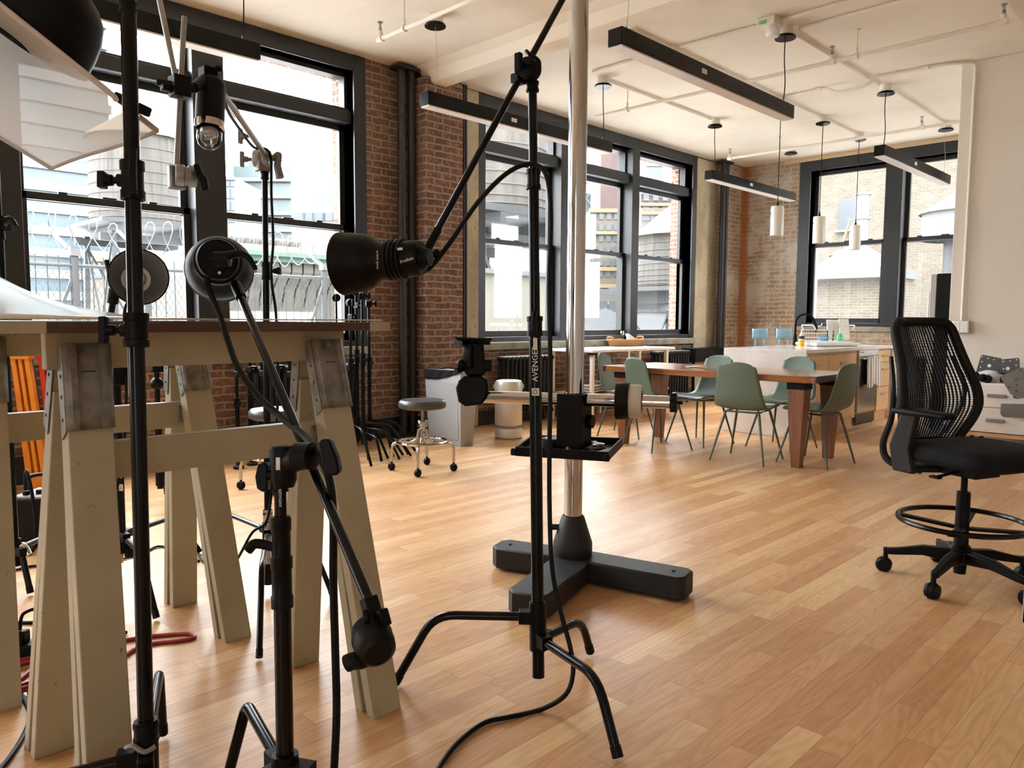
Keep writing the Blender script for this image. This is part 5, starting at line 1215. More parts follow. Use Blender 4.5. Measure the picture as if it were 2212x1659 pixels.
obj('handle_block', MB().box(bh-CU*.022-CR*.032+CF*.02, (.035, .045, .03)), M['plastic'], SF.t, bevel=.004)
b0, b1 = atd(1237, -42, 2.52), atd(921, 541, 2.24)
obj('boom_arm', MB().cyl(b0, b1, .0105, n=16), M['satin'], SF.t)
obj('boom_end', MB().cyl(b1+(b0-b1).normalized()*.075, b1, .0135, n=14).cyl(b1, b1-(b0-b1).normalized()*.03, .017, n=12), M['plastic'], SF.t)
ax = (-CR*.955+CF*.29-CU*.02).normalized()
L1, a, rim, zb, k = strobe('strobe_light', 'black flash head seen side-on hanging from the right boom, opening to the left', atd(740, 570, 2.20), ax, .087, .048)
e_ = rim+a*(zb+.02)
obj('swivel', MB().ball(e_-a*.012, .034, 18, (1, 1, 1)).cyl(e_, e_-a*.045+CR*0, .030, .024, 16), M['plastic'], L1)
grip_head(L1, atd(893, 577, 2.20), -CF+CR*.3, .026, None, h=.05)
obj('tilt_lock', MB().beam(atd(868, 600, 2.13), atd(885, 556, 2.13), .03, .018, CR), M['plastic'], L1, bevel=.006)
tc = (-CF-a*(-CF).dot(a)).normalized(); up_ = a.cross(tc); up_ = up_ if up_.dot(CU) > 0 else -up_
obj('lettering', MB().text('Profoto', .013, rim+a*(zb+.022)+tc*.0515-CU*.012, -a*.8-CU*.2+CU*.4, up_, .0004), M['label'], L1, smooth=0)
obj('lettering', MB().text('Profoto Zoom', .0085, rim+a*-.138+tc*.0545-CU*.006, CU*-1, -CR, .0004), M['label'], L1, smooth=0)
obj('dial_mark', MB().beam(rim+a*-.205+tc*.0515+CU*.020-a*.008, rim+a*-.205+tc*.0515+CU*.020+a*.008, .007, .001, CU), M['label'], L1, smooth=0)
cab = [atd(905, 592, 2.19), atd(935, 572, 2.2), atd(975, 520, 2.24), atd(1030, 440, 2.3), atd(1085, 382, 2.35), atd(1128, 357, 2.38), atd(1160, 357, 2.38), atd(1182, 385, 2.36), atd(1190, 470, 2.35), atd(1186, 620, 2.34), atd(1189, 800, 2.34), atd(1187, 950, 2.33), atd(1187, 1090, 2.33), atd(1192, 1220, 2.31), atd(1208, 1310, 2.30), atd(1231, 1395, 2.28), atd(1238, 1450, 2.26), atd(1222, 1500, 2.24)]
for x, y in ((1170, 1532), (1100, 1549), (1050, 1560), (1005, 1590), (965, 1632), (925, 1700), (890, 1790)):
    p = atz(x, y, .009); cab.append(p)
tag(obj('power_cable', MB().tube(cab, .0075, 8, 6), M['rubber']), 'thick black cable draped over the right light stand and trailing on the floor', 'cable')
obj('cable_clip', MB().ball(atd(942, 548, 2.21), .014, 10).cyl(atd(936, 545, 2.21), atd(930, 552, 2.21), .006, n=8), M['plastic'], SF.t)
# --- foreground stand with the counterweighted boom
SE = Stand('light_stand', 'black light stand in the foreground with boom swivel and label, lower centre left', atd(617, 1700, 1.5), atd(604, 985, 1.5), [(.80, .0170), (.995, .0120)])
SE.collar(.62, .0215, .10); SE.collar(.735, .0200, .10); SE.collar(.795, .0185, .03)
obj('collar_lever', MB().tube([SE.at(.725)-CR*.015, SE.at(.735)-CR*.05-CF*.0, SE.at(.715)-CR*.066], .010, 8), M['plastic'], SE.t)
SE.collar(.905, .0165, .016)
SE.hub(.035, .10, .026)
q = SE.at(0); z_f = .012
f1 = V((q.x, q.y, 0))+(V((CF.x, CF.y, 0))*.30-V((CR.x, CR.y, 0))*.13); f1.z = z_f
f1 = atz(462, 1792, z_f); SE.leg(.055, f1, atd(533, 1521, 1.742), .0125, .03)
f2 = V((q.x, q.y, 0))+(V((CF.x, CF.y, 0))*-.26-V((CR.x, CR.y, 0))*.20); f2.z = z_f
f3 = V((q.x, q.y, 0))+(V((CF.x, CF.y, 0))*-.08+V((CR.x, CR.y, 0))*.32); f3.z = z_f
for f_ in (f2, f3): SE.leg(.055, f_, V((q.x+(f_.x-q.x)*.72, q.y+(f_.y-q.y)*.72, SE.at(.055).z-.012)), .0125, .05)
SE.lettering(.872, .008, 'AVENGER', False, .0255)
hb = atd(612, 1003, 1.5)
obj('boom_head', MB().lathe([(0, -.045), (.020, -.045), (.026, -.030), (.026, .028), (.022, .036), (0, .038)], hb, SE.d, 20), M['plastic'], SE.t)
obj('sticker', MB().box(hb-CF*.0275+CU*.004-CR*.002, (.008, .0012, .024), Matrix((CR, CF, CU)).transposed()), M['label'], SE.t, smooth=0)
jb = atd(660, 985, 1.47)
obj('pivot_barrel', MB().cyl(hb, jb, .021, .026, 18).lathe([(0, -.02), (.026, -.02), (.027, .016), (.02, .02), (0, .02)], jb, CR*.8-CF*.3, 20), M['plastic'], SE.t)
obj('pivot_knob', MB().prism([atd(x, y, 1.43) for x, y in [(686, 958), (694, 948), (711, 948), (717, 964), (727, 988), (733, 1018), (728, 1026), (710, 1030), (700, 1022), (692, 990)]], CF*.03), M['plastic'], SE.t, bevel=.004, smooth=20)
obj('side_knob', MB().prism([atd(x, y, 1.49) for x, y in [(556, 1003), (574, 1000), (578, 1006), (577, 1060), (566, 1063), (554, 1056), (550, 1030)]], CF*.025).cyl(atd(574, 1028, 1.5), atd(592, 1024, 1.5), .010, n=10), M['plastic'], SE.t, bevel=.003, smooth=20)
u0, u1 = atd(512, 622, 1.98), atd(800, 1304, 1.28)
obj('boom_arm', MB().cyl(u0, u1, .0098, n=16), M['satin'], SE.t)
obj('boom_end', MB().cyl(u0+(u1-u0).normalized()*.05, u0-(u1-u0).normalized()*.02, .0135, n=14), M['plastic'], SE.t)
wc = atd(807, 1386, 1.25); wa = CF*.75-CR*.35+CU*.3
obj('counterweight', MB().lathe([(0, -.032), (.022, -.032), (.031, -.024), (.0335, -.008), (.0335, .008), (.0345, .010), (.0335, .014), (.030, .032), (0, .034)], wc, wa, 28), M['rubber'], SE.t)
obj('weight_clamp', MB().beam(atd(795, 1290, 1.27), atd(818, 1368, 1.25), .026, .022).beam(atd(822, 1316, 1.25), atd(832, 1352, 1.25), .018, .02).cyl(atd(786, 1334, 1.25), atd(800, 1330, 1.25), .012, n=12), M['plastic'], SE.t, bevel=.003)
obj('weight_handle', MB().tube([wc-CU*.012, atd(785, 1425, 1.24), atd(762, 1428, 1.23), atd(748, 1434, 1.23)], .014, 10, 6), M['plastic'], SE.t)
ax = (CF*.93-CR*.34+CU*.03).normalized()
L2, a, rim, zb, k = strobe('strobe_light', 'black flash head seen from behind above the table, on the counterweighted boom', atd(474, 581, 2.16)+ax*.02, ax, .0905, .045)
bk = rim+a*(zb); 
obj('rear_panel', MB().lathe([(0, -.001), (.046, -.001), (.048, .004)], bk, -a, 32).lathe([(.030, .003), (.032, .003), (.032, .006), (.030, .006), (.030, .003)], bk, -a, 28), M['satin'], L2)
obj('panel_button', MB().cyl(bk-a*.001+(-CU)*.036+CR*.004, bk-a*.005+(-CU)*.036+CR*.004, .004, n=10), M['label'], L2)
obj('tilt_mount', MB().cyl(bk, bk-a*.035+CR*.01-CU*.004, .016, .013, 14).lathe([(0, -.02), (.018, -.02), (.019, .018), (0, .02)], bk-a*.045+CR*.012-CU*.006, CR, 18), M['plastic'], L2)
obj('tilt_handle', MB().tube([bk-a*.05+CR*.02, bk-a*.055+CR*.055+CU*.006, bk-a*.055+CR*.078-CU*.006, bk-a*.05+CR*.095-CU*.034], lambda q: .011-.005*q, 10), M['plastic'], L2)
cab = [bk-a*.004-CR*.034-CU*.014, atd(452, 625, 1.96), atd(474, 680, 1.93), atd(492, 735, 1.88), atd(515, 795, 1.82), atd(560, 858, 1.74), atd(612, 905, 1.64), atd(655, 940, 1.55), atd(690, 985, 1.45), atd(712, 1040, 1.45), atd(720, 1120, 1.46), atd(720, 1250, 1.47), atd(724, 1400, 1.48), atd(727, 1540, 1.48), atd(721, 1680, 1.49), atd(716, 1860, 1.50)]
p = atz(700, 1960, .008); cab += [p, p+CR*.15+V((0, 0, 0)), p+V((.2, -.2, 0))]
for i in (-1, -2): cab[i].z = .008
tag(obj('power_cable', MB().tube(cab, .0078, 8, 6), M['rubber']), 'thick black cable running along the counterweighted boom down to the floor', 'cable')
# --- tall pole at the left
SA = Stand('light_stand', 'tall black light stand with thick pole before the table, rising past the top left', atd(317, 1640, 1.70), atd(275, -60, 1.70), [(1.0, .0168)])
SA.collar(.735, .026, .085, -CR-CF*.1, CU, .036, .03, lever=CR*.3-CF); SA.collar(.545, .027, .075, -CR-CF*.1, CU, .060, .034)
SA.collar(.955, .0195, .02)
SA.hub(-.02, .05, .025); SA.collar(.035, .027, .04)
q = SA.at(0)
f1 = atz(352, 1584, .012); SA.leg(.01, f1, (344, 1452), .0125, .03)
f2 = V((q.x, q.y, 0))+V((CF.x, CF.y, 0))*-.10-V((CR.x, CR.y, 0))*.34; f2.z = .012
f3 = V((q.x, q.y, 0))+V((CF.x, CF.y, 0))*-.33+V((CR.x, CR.y, 0))*.14; f3.z = .012
for f_ in (f2, f3): SA.leg(.005, f_, V((q.x+(f_.x-q.x)*.72, q.y+(f_.y-q.y)*.72, q.z-.02)), .0125, .05)
obj('printed_label', MB().beam(SA.at(.46)-CR*.0168-CF*.004, SA.at(.53)-CR*.0168-CF*.004, .001, .006, CR), M['label'], SA.t, smooth=0)
obj('leg_clamp', MB().tube([SA.at(.02)-CR*.035-CF*.02, SA.at(.025)-CR*.012-CF*.032, SA.at(.018)+CR*.012-CF*.032, SA.at(.022)+CR*.03-CF*.02], .006, 8), M['galv'], SA.t)
# big flash head with the dome at top left, tipped down onto the diffusion cloth
ax = (-CR*.62-CU*.76+CF*.16).normalized()
rimc = atd(72, 96, 1.86)
R4 = .128
L4 = thing('strobe_light', 'big black dome reflector in the top left corner above the diffusion cloth', 'studio light', tuple(rimc), 'studio flash heads')
obj('reflector', MB().lathe([(R4, 0), (R4*1.03, 0), (R4*1.03, -.008), (R4, -.012), (R4*.985, -.05), (R4*.93, -.09), (R4*.80, -.13), (R4*.60, -.155), (R4*.42, -.168), (.045, -.178), (.045, -.20)], rimc, ax, 56), M['black'], L4, smooth=50)
obj('reflector_inside', MB().lathe([(R4*.985, -.001), (R4*.96, -.05), (R4*.90, -.09), (R4*.76, -.125), (R4*.55, -.148), (.0, -.16)], rimc, ax, 56), M['darksteel'], L4, smooth=50)
pr = []; z0 = -.20
for i in range(4): pr += [(.052, z0), (.052, z0-.009), (.046, z0-.011)]; z0 -= .013
obj('grip_ring', MB().lathe(pr, rimc, ax, 32), M['rubber'], L4)
obj('lamp_body', MB().lathe([(.047, z0), (.047, z0-.07), (.04, z0-.08), (0, z0-.08)], rimc, ax, 32), M['plastic'], L4)
obj('support_arm', MB().beam(rimc+ax*(z0-.05), SA.at(.99)+CF*.0, .022, .022), M['plastic'], L4, bevel=.004)
# diffusion cloth held by the pole
q0, q1, q2, q3 = atd(340, 283, 1.78), atd(-210, -158, 1.62), atd(-240, 150, 1.98), atd(112, 364, 2.10)
def cloth(u, v):
    a_ = q0*(1-u)+q1*u; b_ = q3*(1-u)+q2*u; p = a_*(1-v)+b_*v
    return p+CF*(.020*math.sin(PI*u)*math.sin(PI*v))-V((0, 0, .010*math.sin(PI*v)*math.sin(PI*u))+0*p) if False else p+CF*(.008*math.sin(PI*u)*math.sin(PI*v))-CU*(.003*math.sin(PI*v*2+u*9)*(1-u))
t = thing('diffusion_panel', 'white translucent diffusion cloth on a frame, tilted at top left', 'diffusion panel', tuple(q0))
obj('cloth', MB().surf(cloth, 40, 24), M['cloth'], t, smooth=60)
M['hem'] = mat('pinkish_white_hem', (.55, .50, .48), .7)
obj('frame_tube', MB().cyl(q0, q1, .0065, n=12), M['hem'], t); obj('frame_tube', MB().cyl(q3, q2, .006, n=12), M['hem'], t)
obj('hem', MB().tube([cloth(0, v/8) for v in range(9)], .0045, 8, 3), M['hem'], t)
obj('frame_tube', MB().cyl(q1, q2, .008, n=12), M['hem'], t)
obj('clip', MB().beam(atd(250, 208, 1.76), atd(322, 243, 1.74), .018, .022).cyl(atd(288, 226, 1.75), SA.at(.80), .012, n=10), M['plastic'], t, bevel=.004)
# --- grey rods, clamp and the small bare-bulb lamp
t = thing('boom_rig', 'two grey boom rods joined by a black clamp left of the hanging bulb lamp', 'boom', tuple(atd(390, 190, 2.3)))
obj('rod', MB().cyl(atd(332, -60, 2.28), atd(386, 198, 2.28), .0083, n=14), M['greymetal'], t)
obj('rod', MB().cyl(atd(398, 36, 2.30), atd(380, 384, 2.30), .0080, n=14), M['greymetal'], t)
obj('clamp', MB().box(atd(388, 188, 2.29), (.055, .05, .062)).beam(atd(342, 178, 2.28), atd(392, 190, 2.28), .03, .022).cyl(atd(392, 190, 2.29), atd(420, 191, 2.31), .014, n=14).box(atd(360, 190, 2.27), (.03, .03, .02)), M['plastic'], t, bevel=.004)
gh = grip_head(t, atd(402, 380, 2.29), CR+CF*.5, .032, None, 'greymetal', .06)
obj('grip_bracket', MB().box(atd(382, 384, 2.30), (.028, .05, .07)), M['greymetal'], t, bevel=.006)
obj('grip_handle', MB().prism([atd(x, y, 2.25) for x, y in [(416, 354), (428, 352), (436, 372), (446, 384), (449, 408), (434, 414), (430, 394), (420, 378)]], CF*.02), M['rubber'], t, bevel=.004, smooth=20)
obj('overhead_boom', MB().cyl(atd(332, -60, 2.28), atd(60, -420, 1.9), .0083, n=12).cyl(atd(60, -420, 1.9), SA.at(1.0), .0083, n=12), M['greymetal'], t)
lc = atd(455, 218, 2.42)
t = thing('bulb_lamp', 'small black lamp with chrome ring and glass dome bulb hanging before window', 'lamp', tuple(lc))
rL = 30/FPX*2.42
obj('lamp_body', MB().lathe([(0, .072), (rL*.75, .072), (rL*.95, .06), (rL, .05), (rL, -.070), (0, -.070)], lc, CU*.98+CF*.1, 32), M['plastic'], t)
obj('ring', MB().lathe([(rL*.9, -.070), (rL*1.04, -.070), (rL*1.04, -.092), (rL*.9, -.094)], lc, CU*.98+CF*.1, 32), M['chrome'], t)
obj('glass_dome', MB().lathe([(rL*.84, -.092), (rL*.84, -.125), (rL*.72, -.143), (rL*.45, -.153), (0, -.157)], lc, CU*.98+CF*.1, 32), M['clearglass'], t, solid=.0015)
coil = [lc-CU*(.098+.0)+CR*.0, lc-CU*.105+CR*.017, lc-CU*.115+CR*.022-CF*.01, lc-CU*.120, lc-CU*.115-CR*.022+CF*.01, lc-CU*.106-CR*.015, lc-CU*.110, lc-CU*.132+CR*.004, lc-CU*.14]
obj('filament', MB().tube(coil, .0032, 8, 6), M['chrome'], t)
obj('socket', MB().lathe([(0, -.09), (rL*.65, -.09), (rL*.6, -.108), (0, -.108)], lc, CU*.98+CF*.1, 24), M['darksteel'], t)
obj('bracket', MB().box(lc+CU*.085-CR*.008, (.05, .045, .04)).cyl(lc+CU*.075-CR*.01, atd(418, 190, 2.33), .016, n=14).ball(lc+CU*.105-CR*.008, .012, 10).box(lc+CU*.10+CR*.02, (.03, .02, .018)), M['plastic'], t, bevel=.004)
# --- grip stand behind the table carrying the bulb lamp's arm
SC = Stand('grip_stand', 'black grip stand with grey head behind the table, before the left window', atd(580, 1262, 3.30), atd(572, 366, 3.30), [(.16, .0185), (.755, .0150), (1.0, .0125)], 'grip stand')
SC.collar(.755, .020, .075, CR, CU, .03, .03); SC.collar(.985, .018, .03); SC.collar(.16, .021, .05)
obj('chrome_sleeve', MB().cyl(SC.at(.135), SC.at(.18), .021, n=16), M['chrome'], SC.t)
obj('chrome_leg_top', MB().tube([SC.at(.15)+CR*.01-CF*.03, SC.at(.11)+CR*.02-CF*.06, SC.at(.06)+CR*.03-CF*.10], .013, 10), M['chrome'], SC.t)
SC.hub(.10, .15, .024)
for pxf, ep in (((440, 1188), (497, 1133)), ((720, 1290), (650, 1190)), ((560, 1420), (570, 1300))):
    f_ = atz(*pxf, .012); SC.leg(.13, f_, V(SC.at(.13))*.35+V((f_.x, f_.y, SC.at(.13).z-.02))*.65, .011, .05)
hd = atd(567, 344, 3.30)
grip_head(SC.t, hd, CR, .040, None, 'greymetal', .07); 
obj('head_block', MB().box(hd+CR*.0-CU*.02, (.05, .06, .07)), M['greymetal'], SC.t, bevel=.006)
obj('head_handle', tknob(MB(), hd-CR*.04, -CR, CU, .04, .065), M['bracket'], SC.t, bevel=.003)
obj('head_lever', MB().tube([hd+CR*.04, hd+CR*.07+CU*.02, hd+CR*.065-CU*.03, hd+CR*.075-CU*.08], lambda q: .012+.006*q, 8), M['bracket'], SC.t)
obj('boom_arm', MB().cyl(atd(483, 205, 2.62), atd(580, 345, 3.30), .0115, n=14), M['greymetal'], SC.t)
obj('arm_coupler', MB().cyl(atd(498, 229, 2.75), atd(510, 247, 2.82), .016, n=14), M['alu'], SC.t)
k_ = MB(); tknob(k_, atd(540, 294, 3.05), -CR, CU, .03, .06); obj('arm_handle', k_, M['bracket'], SC.t, bevel=.003)
cab = [lc+CU*.06+CR*.03, atd(490, 235, 2.62), atd(515, 275, 2.85), atd(548, 318, 3.1), atd(575, 322, 3.22), atd(585, 345, 3.25), atd(586, 420, 3.26), atd(590, 520, 3.27), atd(586, 575, 3.27), atd(588, 620, 3.28), atd(597, 690, 3.28), atd(600, 860, 3.30), atd(590, 1010, 3.30), atd(578, 1120, 3.26), atd(545, 1150, 3.24), atd(520, 1195, 3.22)]
cab += [atz(490, 1240, .008), atz(440, 1212, .008), atz(425, 1190, .008)]
tag(obj('lamp_cable', MB().tube(cab, .006, 8, 5), M['rubber']), 'thin dark cable of the bulb lamp running down the grip stand to the floor', 'cable')
# --- label stand at left with the silver-lined flash head
SL = Stand('light_stand', 'short black stand with printed brand lettering under the table, left of the far sawhorse leg', atd(263, 1192, 3.2), atd(250, 792, 3.2), [(1.0, .0185)])
SL.hub(.0, .11, .024); SL.lettering(.46, .030, 'AVENGER', True, .0190)
obj('spike', MB().cyl(SL.at(-.06), SL.at(0), .004, .009, 10), M['brass'], SL.t)
obj('hub_lug', MB().box(SL.at(.04), (.06, .05, .07)).box(SL.at(.0)+CR*.03, (.04, .03, .05)), M['plastic'], SL.t, bevel=.008)
for pxf, w_ in (((338, 1335), .6), ((150, 1240), .7), ((430, 1190), .7)):
    f_ = atz(*pxf, .012); h_ = SL.at(.09); SL.leg(.09, f_, V((h_.x+(f_.x-h_.x)*w_, h_.y+(f_.y-h_.y)*w_, h_.z-.03)), .012, .05)
obj('head_block', MB().box(atd(257, 806, 3.19), (.085, .07, .10)).box(atd(285, 790, 3.19), (.04, .04, .02)), M['plastic'], SL.t, bevel=.008)
ax = (-CF*.90+CR*.52-CU*.06).normalized()
L3, a, rim, zb, k = strobe('strobe_light', 'flash head with silver-lined reflector facing the viewer behind the tall left pole', atd(300, 598, 3.0), ax, .107, .03)
m_ = rim+a*(zb+.04)
obj('tilt_handle', MB().tube([m_-CR*.02-CU*.02, m_-CR*.085-CU*.03, m_-CR*.10+CU*.01, m_-CR*.118+CU*.085], lambda q: .014-.004*q, 8), M['plastic'], L3)
obj('mount_arm', MB().cyl(atd(247, 632, 3.12), atd(236, 700, 3.16), .0125, n=12).cyl(atd(236, 700, 3.16), SL.at(1.0), .012, n=12).cyl(atd(247, 625, 3.12), atd(243, 655, 3.13), .022, n=12), M['plastic'], L3)
tag(obj('power_cable', MB().tube([m_-CU*.03+CR*.02, atd(272, 660, 3.14), atd(270, 700, 3.17), atd(273, 800, 3.17), atd(268, 960, 3.16), atd(240, 1120, 3.15), atz(225, 1215, .008), atz(160, 1225, .008)], .0062, 8), M['rubber']), 'dark cable hanging from the silver-lined flash head to the floor', 'cable')
# --- pole at the left edge
SP = Stand('light_stand', 'black light stand at the left edge of the photo behind the acrylic sheet', atd(34, 1222, 3.28), atd(-14, 250, 3.28), [(.75, .0165), (1.0, .0135)])
SP.collar(.75, .022, .10, CR, CU, .03, .02); SP.hub(.0, .06, .025)
obj('clamp_lever', MB().tube([SP.at(.765)+CR*.01, SP.at(.772)+CR*.05, SP.at(.755)+CR*.075], lambda q: .012-.004*q, 8), M['plastic'], SP.t)
obj('chrome_sleeve', MB().tube([SP.at(.02)+CR*.01, SP.at(.045)+CR*.035, SP.at(.025)+CR*.06], .014, 10), M['chrome'], SP.t)
for pxf, w_ in (((66, 1281), .5), ((140, 1215), .85), ((-60, 1260), .7)):
    f_ = atz(*pxf, .012); h_ = SP.at(.035); SP.leg(.035, f_, V((h_.x+(f_.x-h_.x)*w_, h_.y+(f_.y-h_.y)*w_, h_.z-.01)), .0125, .04)
# ================================================================ camera column
base = V((-2.20, 2.665, 0)); u = V((.957, .29, 0)).normalized(); w = V((u.y, -u.x, 0))
t = thing('camera_column', 'big chrome camera column on black three-toed floor base', 'camera stand', tuple(base))
def toe(mb, c0, c1, wd, h, ch):
    d = (c1-c0).normalized(); n = V((-d.y, d.x, 0)); L = (c1-c0).length
    pts = [c0-n*wd, c0+d*(L-ch)-n*wd, c0+d*L-n*(wd-ch), c0+d*L+n*(wd-ch), c0+d*(L-ch)+n*wd, c0+n*wd]
    return mb.prism([p+V((0, 0, .012)) for p in pts], (0, 0, h))
bL, bR, bF = V((-2.585, 2.525, 0)), V((-1.685, 2.790, 0)), V((-2.015, 2.125, 0))
bm = MB(); toe(bm, base, bR, .080, .098, .03); toe(bm, base, bL, .082, .098, .035); toe(bm, base+w*-.07, bF, .088, .096, .03)
obj('foot_base', bm, M['castiron'], t, bevel=.008, smooth=20)
for p in (bL, bR, bF):
    q = p+(base-p).normalized()*.07; obj('leveling_foot', MB().cyl((q.x, q.y, 0), (q.x, q.y, .014), .03, n=16).cyl((q.x, q.y, .108), (q.x, q.y, .1145), .007, n=10), M['rubber'], t)
cb = V((atd(1237, 1180, 3.52).x, atd(1237, 1180, 3.52).y, 0))
obj('base_cone', MB().lathe([(.088, .105), (.090, .11), (.090, .165), (.052, .285), (.046, .292)], cb, (0, 0, 1), 40), M['castiron'], t)
obj('cone_bolt', MB().cyl(cb-CR*.06+V((0, 0, .235)), cb-CR*.105+V((0, 0, .235)), .014, n=12), M['castiron'], t)
obj('column_tube', MB().cyl(cb+V((0, 0, .28)), cb+V((0, 0, 3.45)), .0415, n=48), M['chrome'], t)
zc_ = lambda y: EYE-(y-694)/FPX*3.46
# sliding carriage with its square sleeve
z0, z1 = zc_(962), zc_(850)
sx, sy = u, V((-u.y, u.x, 0))
rotm = Matrix((u, sy, V((0, 0, 1)))).transposed()
cg = thing('camera_carriage', 'square black carriage sleeve with chrome cross arm on the camera column', 'camera carriage', (cb.x, cb.y, z0))
sl = MB()
for dx, dy, wx, wy in ((-.052, 0, .016, .125), (.052, 0, .016, .125), (0, -.055, .115, .016), (0, .055, .115, .016)):
    sl.box(cb+u*dx+sy*dy+V((0, 0, (z0+z1)/2)), (wx, wy, z1-z0), rotm)
obj('sleeve', sl, M['black'], cg, bevel=.002, smooth=0)
obj('sleeve_knob', MB().lathe([(0, 0), (.03, 0), (.032, .01), (.03, .02), (0, .02)], cb+u*.06+sy*.03+V((0, 0, (z0+z1)/2-.01)), u, 24), M['black'], cg)
pL, pR = atz(1040, 857, .825), atz(1452, 869.5, .825)
ad = (pR-pL).normalized(); pm = pL+ad*(V((cb.x, cb.y, pL.z))-pL).dot(ad)
obj('cross_arm', MB().cyl(pL, pm-ad*.062, .0285, n=36), M['chrome'], cg); obj('cross_arm', MB().cyl(pm+ad*.062, pR, .0285, n=36), M['chrome'], cg)
obj('end_knob', knob(MB(), pR-(pR-pL).normalized()*.01, (pR-pL), .044, .03, 7).cyl(pR, pR+(pR-pL).normalized()*.045, .008, n=10), M['rubber'], cg, bevel=.003)
ad = (pR-pL).normalized()
def ring(c, r0, r1, h): return MB().lathe([(r0, -h/2), (r1*.97, -h/2), (r1, -h*.4), (r1, h*.4), (r1*.97, h/2), (r0, h/2), (r0, -h/2)], c, ad, 40)
pt = lambda x: atplane(x, 866, pL, (CU.cross(ad)).cross(ad).cross(ad) if False else CF.cross(ad).cross(ad)*1.0) 
def on_arm(x):      # point of the arm axis met by the sight line at column x
    lo, hi = 0.0, 1.0
    for _ in range(40):
        m_ = (lo+hi)/2; p = pL+(pR-pL)*m_; v = p-CO
        if CX+FPX*v.dot(CR)/v.dot(CF) < x: lo = m_
        else: hi = m_
    return pL+(pR-pL)*lo
tag(obj('arm_ring', ring(on_arm(1345), .030, .083, .058), M['rubber']), 'thick black roll of tape hung on the chrome cross arm', 'tape roll')
t2 = thing('arm_ring', 'thick cream roll of tape hung on the chrome cross arm beside the black one', 'tape roll', tuple(on_arm(1372)))
M['creamring'] = mat('cream_tape', (.50, .47, .40), .45)
obj('tape', ring(on_arm(1373), .050, .075, .056), M['creamring'], t2); obj('core', ring(on_arm(1373), .030, .052, .05), M['black'], t2)
# accessory tray with its two rolls
tz = zc_(978)
tr = thing('accessory_tray', 'black accessory tray around the chrome column below the carriage', 'tray', (cb.x, cb.y, tz))
c4 = [atz(1115, 982, tz), atz(1312, 994, tz), atz(1343, 962, tz), atz(1150, 955, tz)]
fl = MB(); cen = sum(c4, V((0, 0, 0)))/4
# tray floor with the hole for the column
hole = [cb+V((.046*math.cos(a), .046*math.sin(a), tz-cb.z)) for a in [2*PI*k/32 for k in range(32)]]
def edge_pt(p):
    d = (p-V((cb.x, cb.y, tz))); d.z = 0; best = None
    for i in range(4):
        a_, b_ = c4[i], c4[(i+1) % 4]; e = b_-a_; den = d.x*e.y-d.y*e.x
        if abs(den) < 1e-9: continue
        s_ = ((a_.x-cb.x)*e.y-(a_.y-cb.y)*e.x)/den; v_ = ((a_.x-cb.x)*d.y-(a_.y-cb.y)*d.x)/den
        if s_ > 0 and -1e-6 <= v_ <= 1+1e-6 and (best is None or s_ < best): best = s_
    return V((cb.x, cb.y, tz))+d*(best or 2)
n_ = 64; inn_ = [V((cb.x+.046*math.cos(2*PI*k/n_), cb.y+.046*math.sin(2*PI*k/n_), tz)) for k in range(n_)]; out_ = [edge_pt(p) for p in inn_]
fl.add(inn_+out_, [(k, (k+1) % n_, n_+(k+1) % n_, n_+k) for k in range(n_)])
obj('tray_floor', fl, M['black'], tr, solid=.006, smooth=0)
for i in range(4): obj('tray_rim', MB().beam(c4[i]+V((0, 0, .015)), c4[(i+1) % 4]+V((0, 0, .015)), .008, .042, (c4[(i+1) % 4]-c4[i]).cross(V((0, 0, 1)))), M['black'], tr, bevel=.002, smooth=0)
for i in (0, 1): obj('rim_knob', knob(MB(), c4[i]+V((0, 0, .012)), (c4[0]-c4[1]) if i == 0 else (c4[1]-c4[2]), .018, .022, 6), M['rubber'], tr, bevel=.002)
q = atz(1195, 968, tz+.004)
t2 = thing('tape_roll', 'roll of black tape with printed core on the tray left of the carriage', 'tape roll', tuple(q))
obj('tape', MB().lathe([(.035, 0), (.055, 0), (.055, .048), (.035, .048), (.035, 0)], q, (0, 0, 1), 36), M['rubber'], t2)
obj('core', MB().lathe([(.030, .002), (.035, .002), (.035, .049), (.030, .049), (.030, .002)], q, (0, 0, 1), 36), M['glasswhite'], t2)
q = atz(1280, 975, tz+.004)
tag(obj('tape_roll', lump(q+V((0, 0, .022)), .054, .050, .021, None, 5), M['bag']), 'crumpled black bagged roll on the tray right of the carriage', 'bagged roll')
# geared head on the left end
t2 = thing('geared_camera_mount', 'black geared camera head with flat plate on the left end of cross arm', 'camera head', tuple(pL))
D_ = (pL-CO).dot(CF)
obj('pivot_housing', MB().prism([atd(x, y, D_-.05) for x, y in [(984, 838), (990, 822), (1003, 812), (1038, 811), (1052, 820), (1055, 838), (1050, 862), (1040, 874), (1005, 878), (990, 868)]], CF*.10), M['plastic'], t2, bevel=.010, smooth=20)
obj('pan_disc', MB().cyl(atd(1022, 826, D_), atd(1022, 818, D_), .045, n=28).cyl(atd(1022, 818, D_), atd(1022, 812, D_), .024, n=20), M['greymetal'], t2)
obj('head_body', MB().prism([atd(x, y, D_-.035) for x, y in [(1001, 745), (1016, 738), (1044, 740), (1048, 780), (1050, 800), (1044, 812), (1008, 812), (996, 792)]], CF*.07), M['plastic'], t2, bevel=.010, smooth=20)
obj('gear_wheel', MB().lathe([(0, -.02), (.05, -.02), (.055, -.01), (.055, .02), (0, .02)], atd(1016, 772, D_-.02), CR*.9-CF*.3, 28).cyl(atd(1036, 768, D_-.05), atd(1036, 768, D_-.06), .012, n=12), M['rubber'], t2)
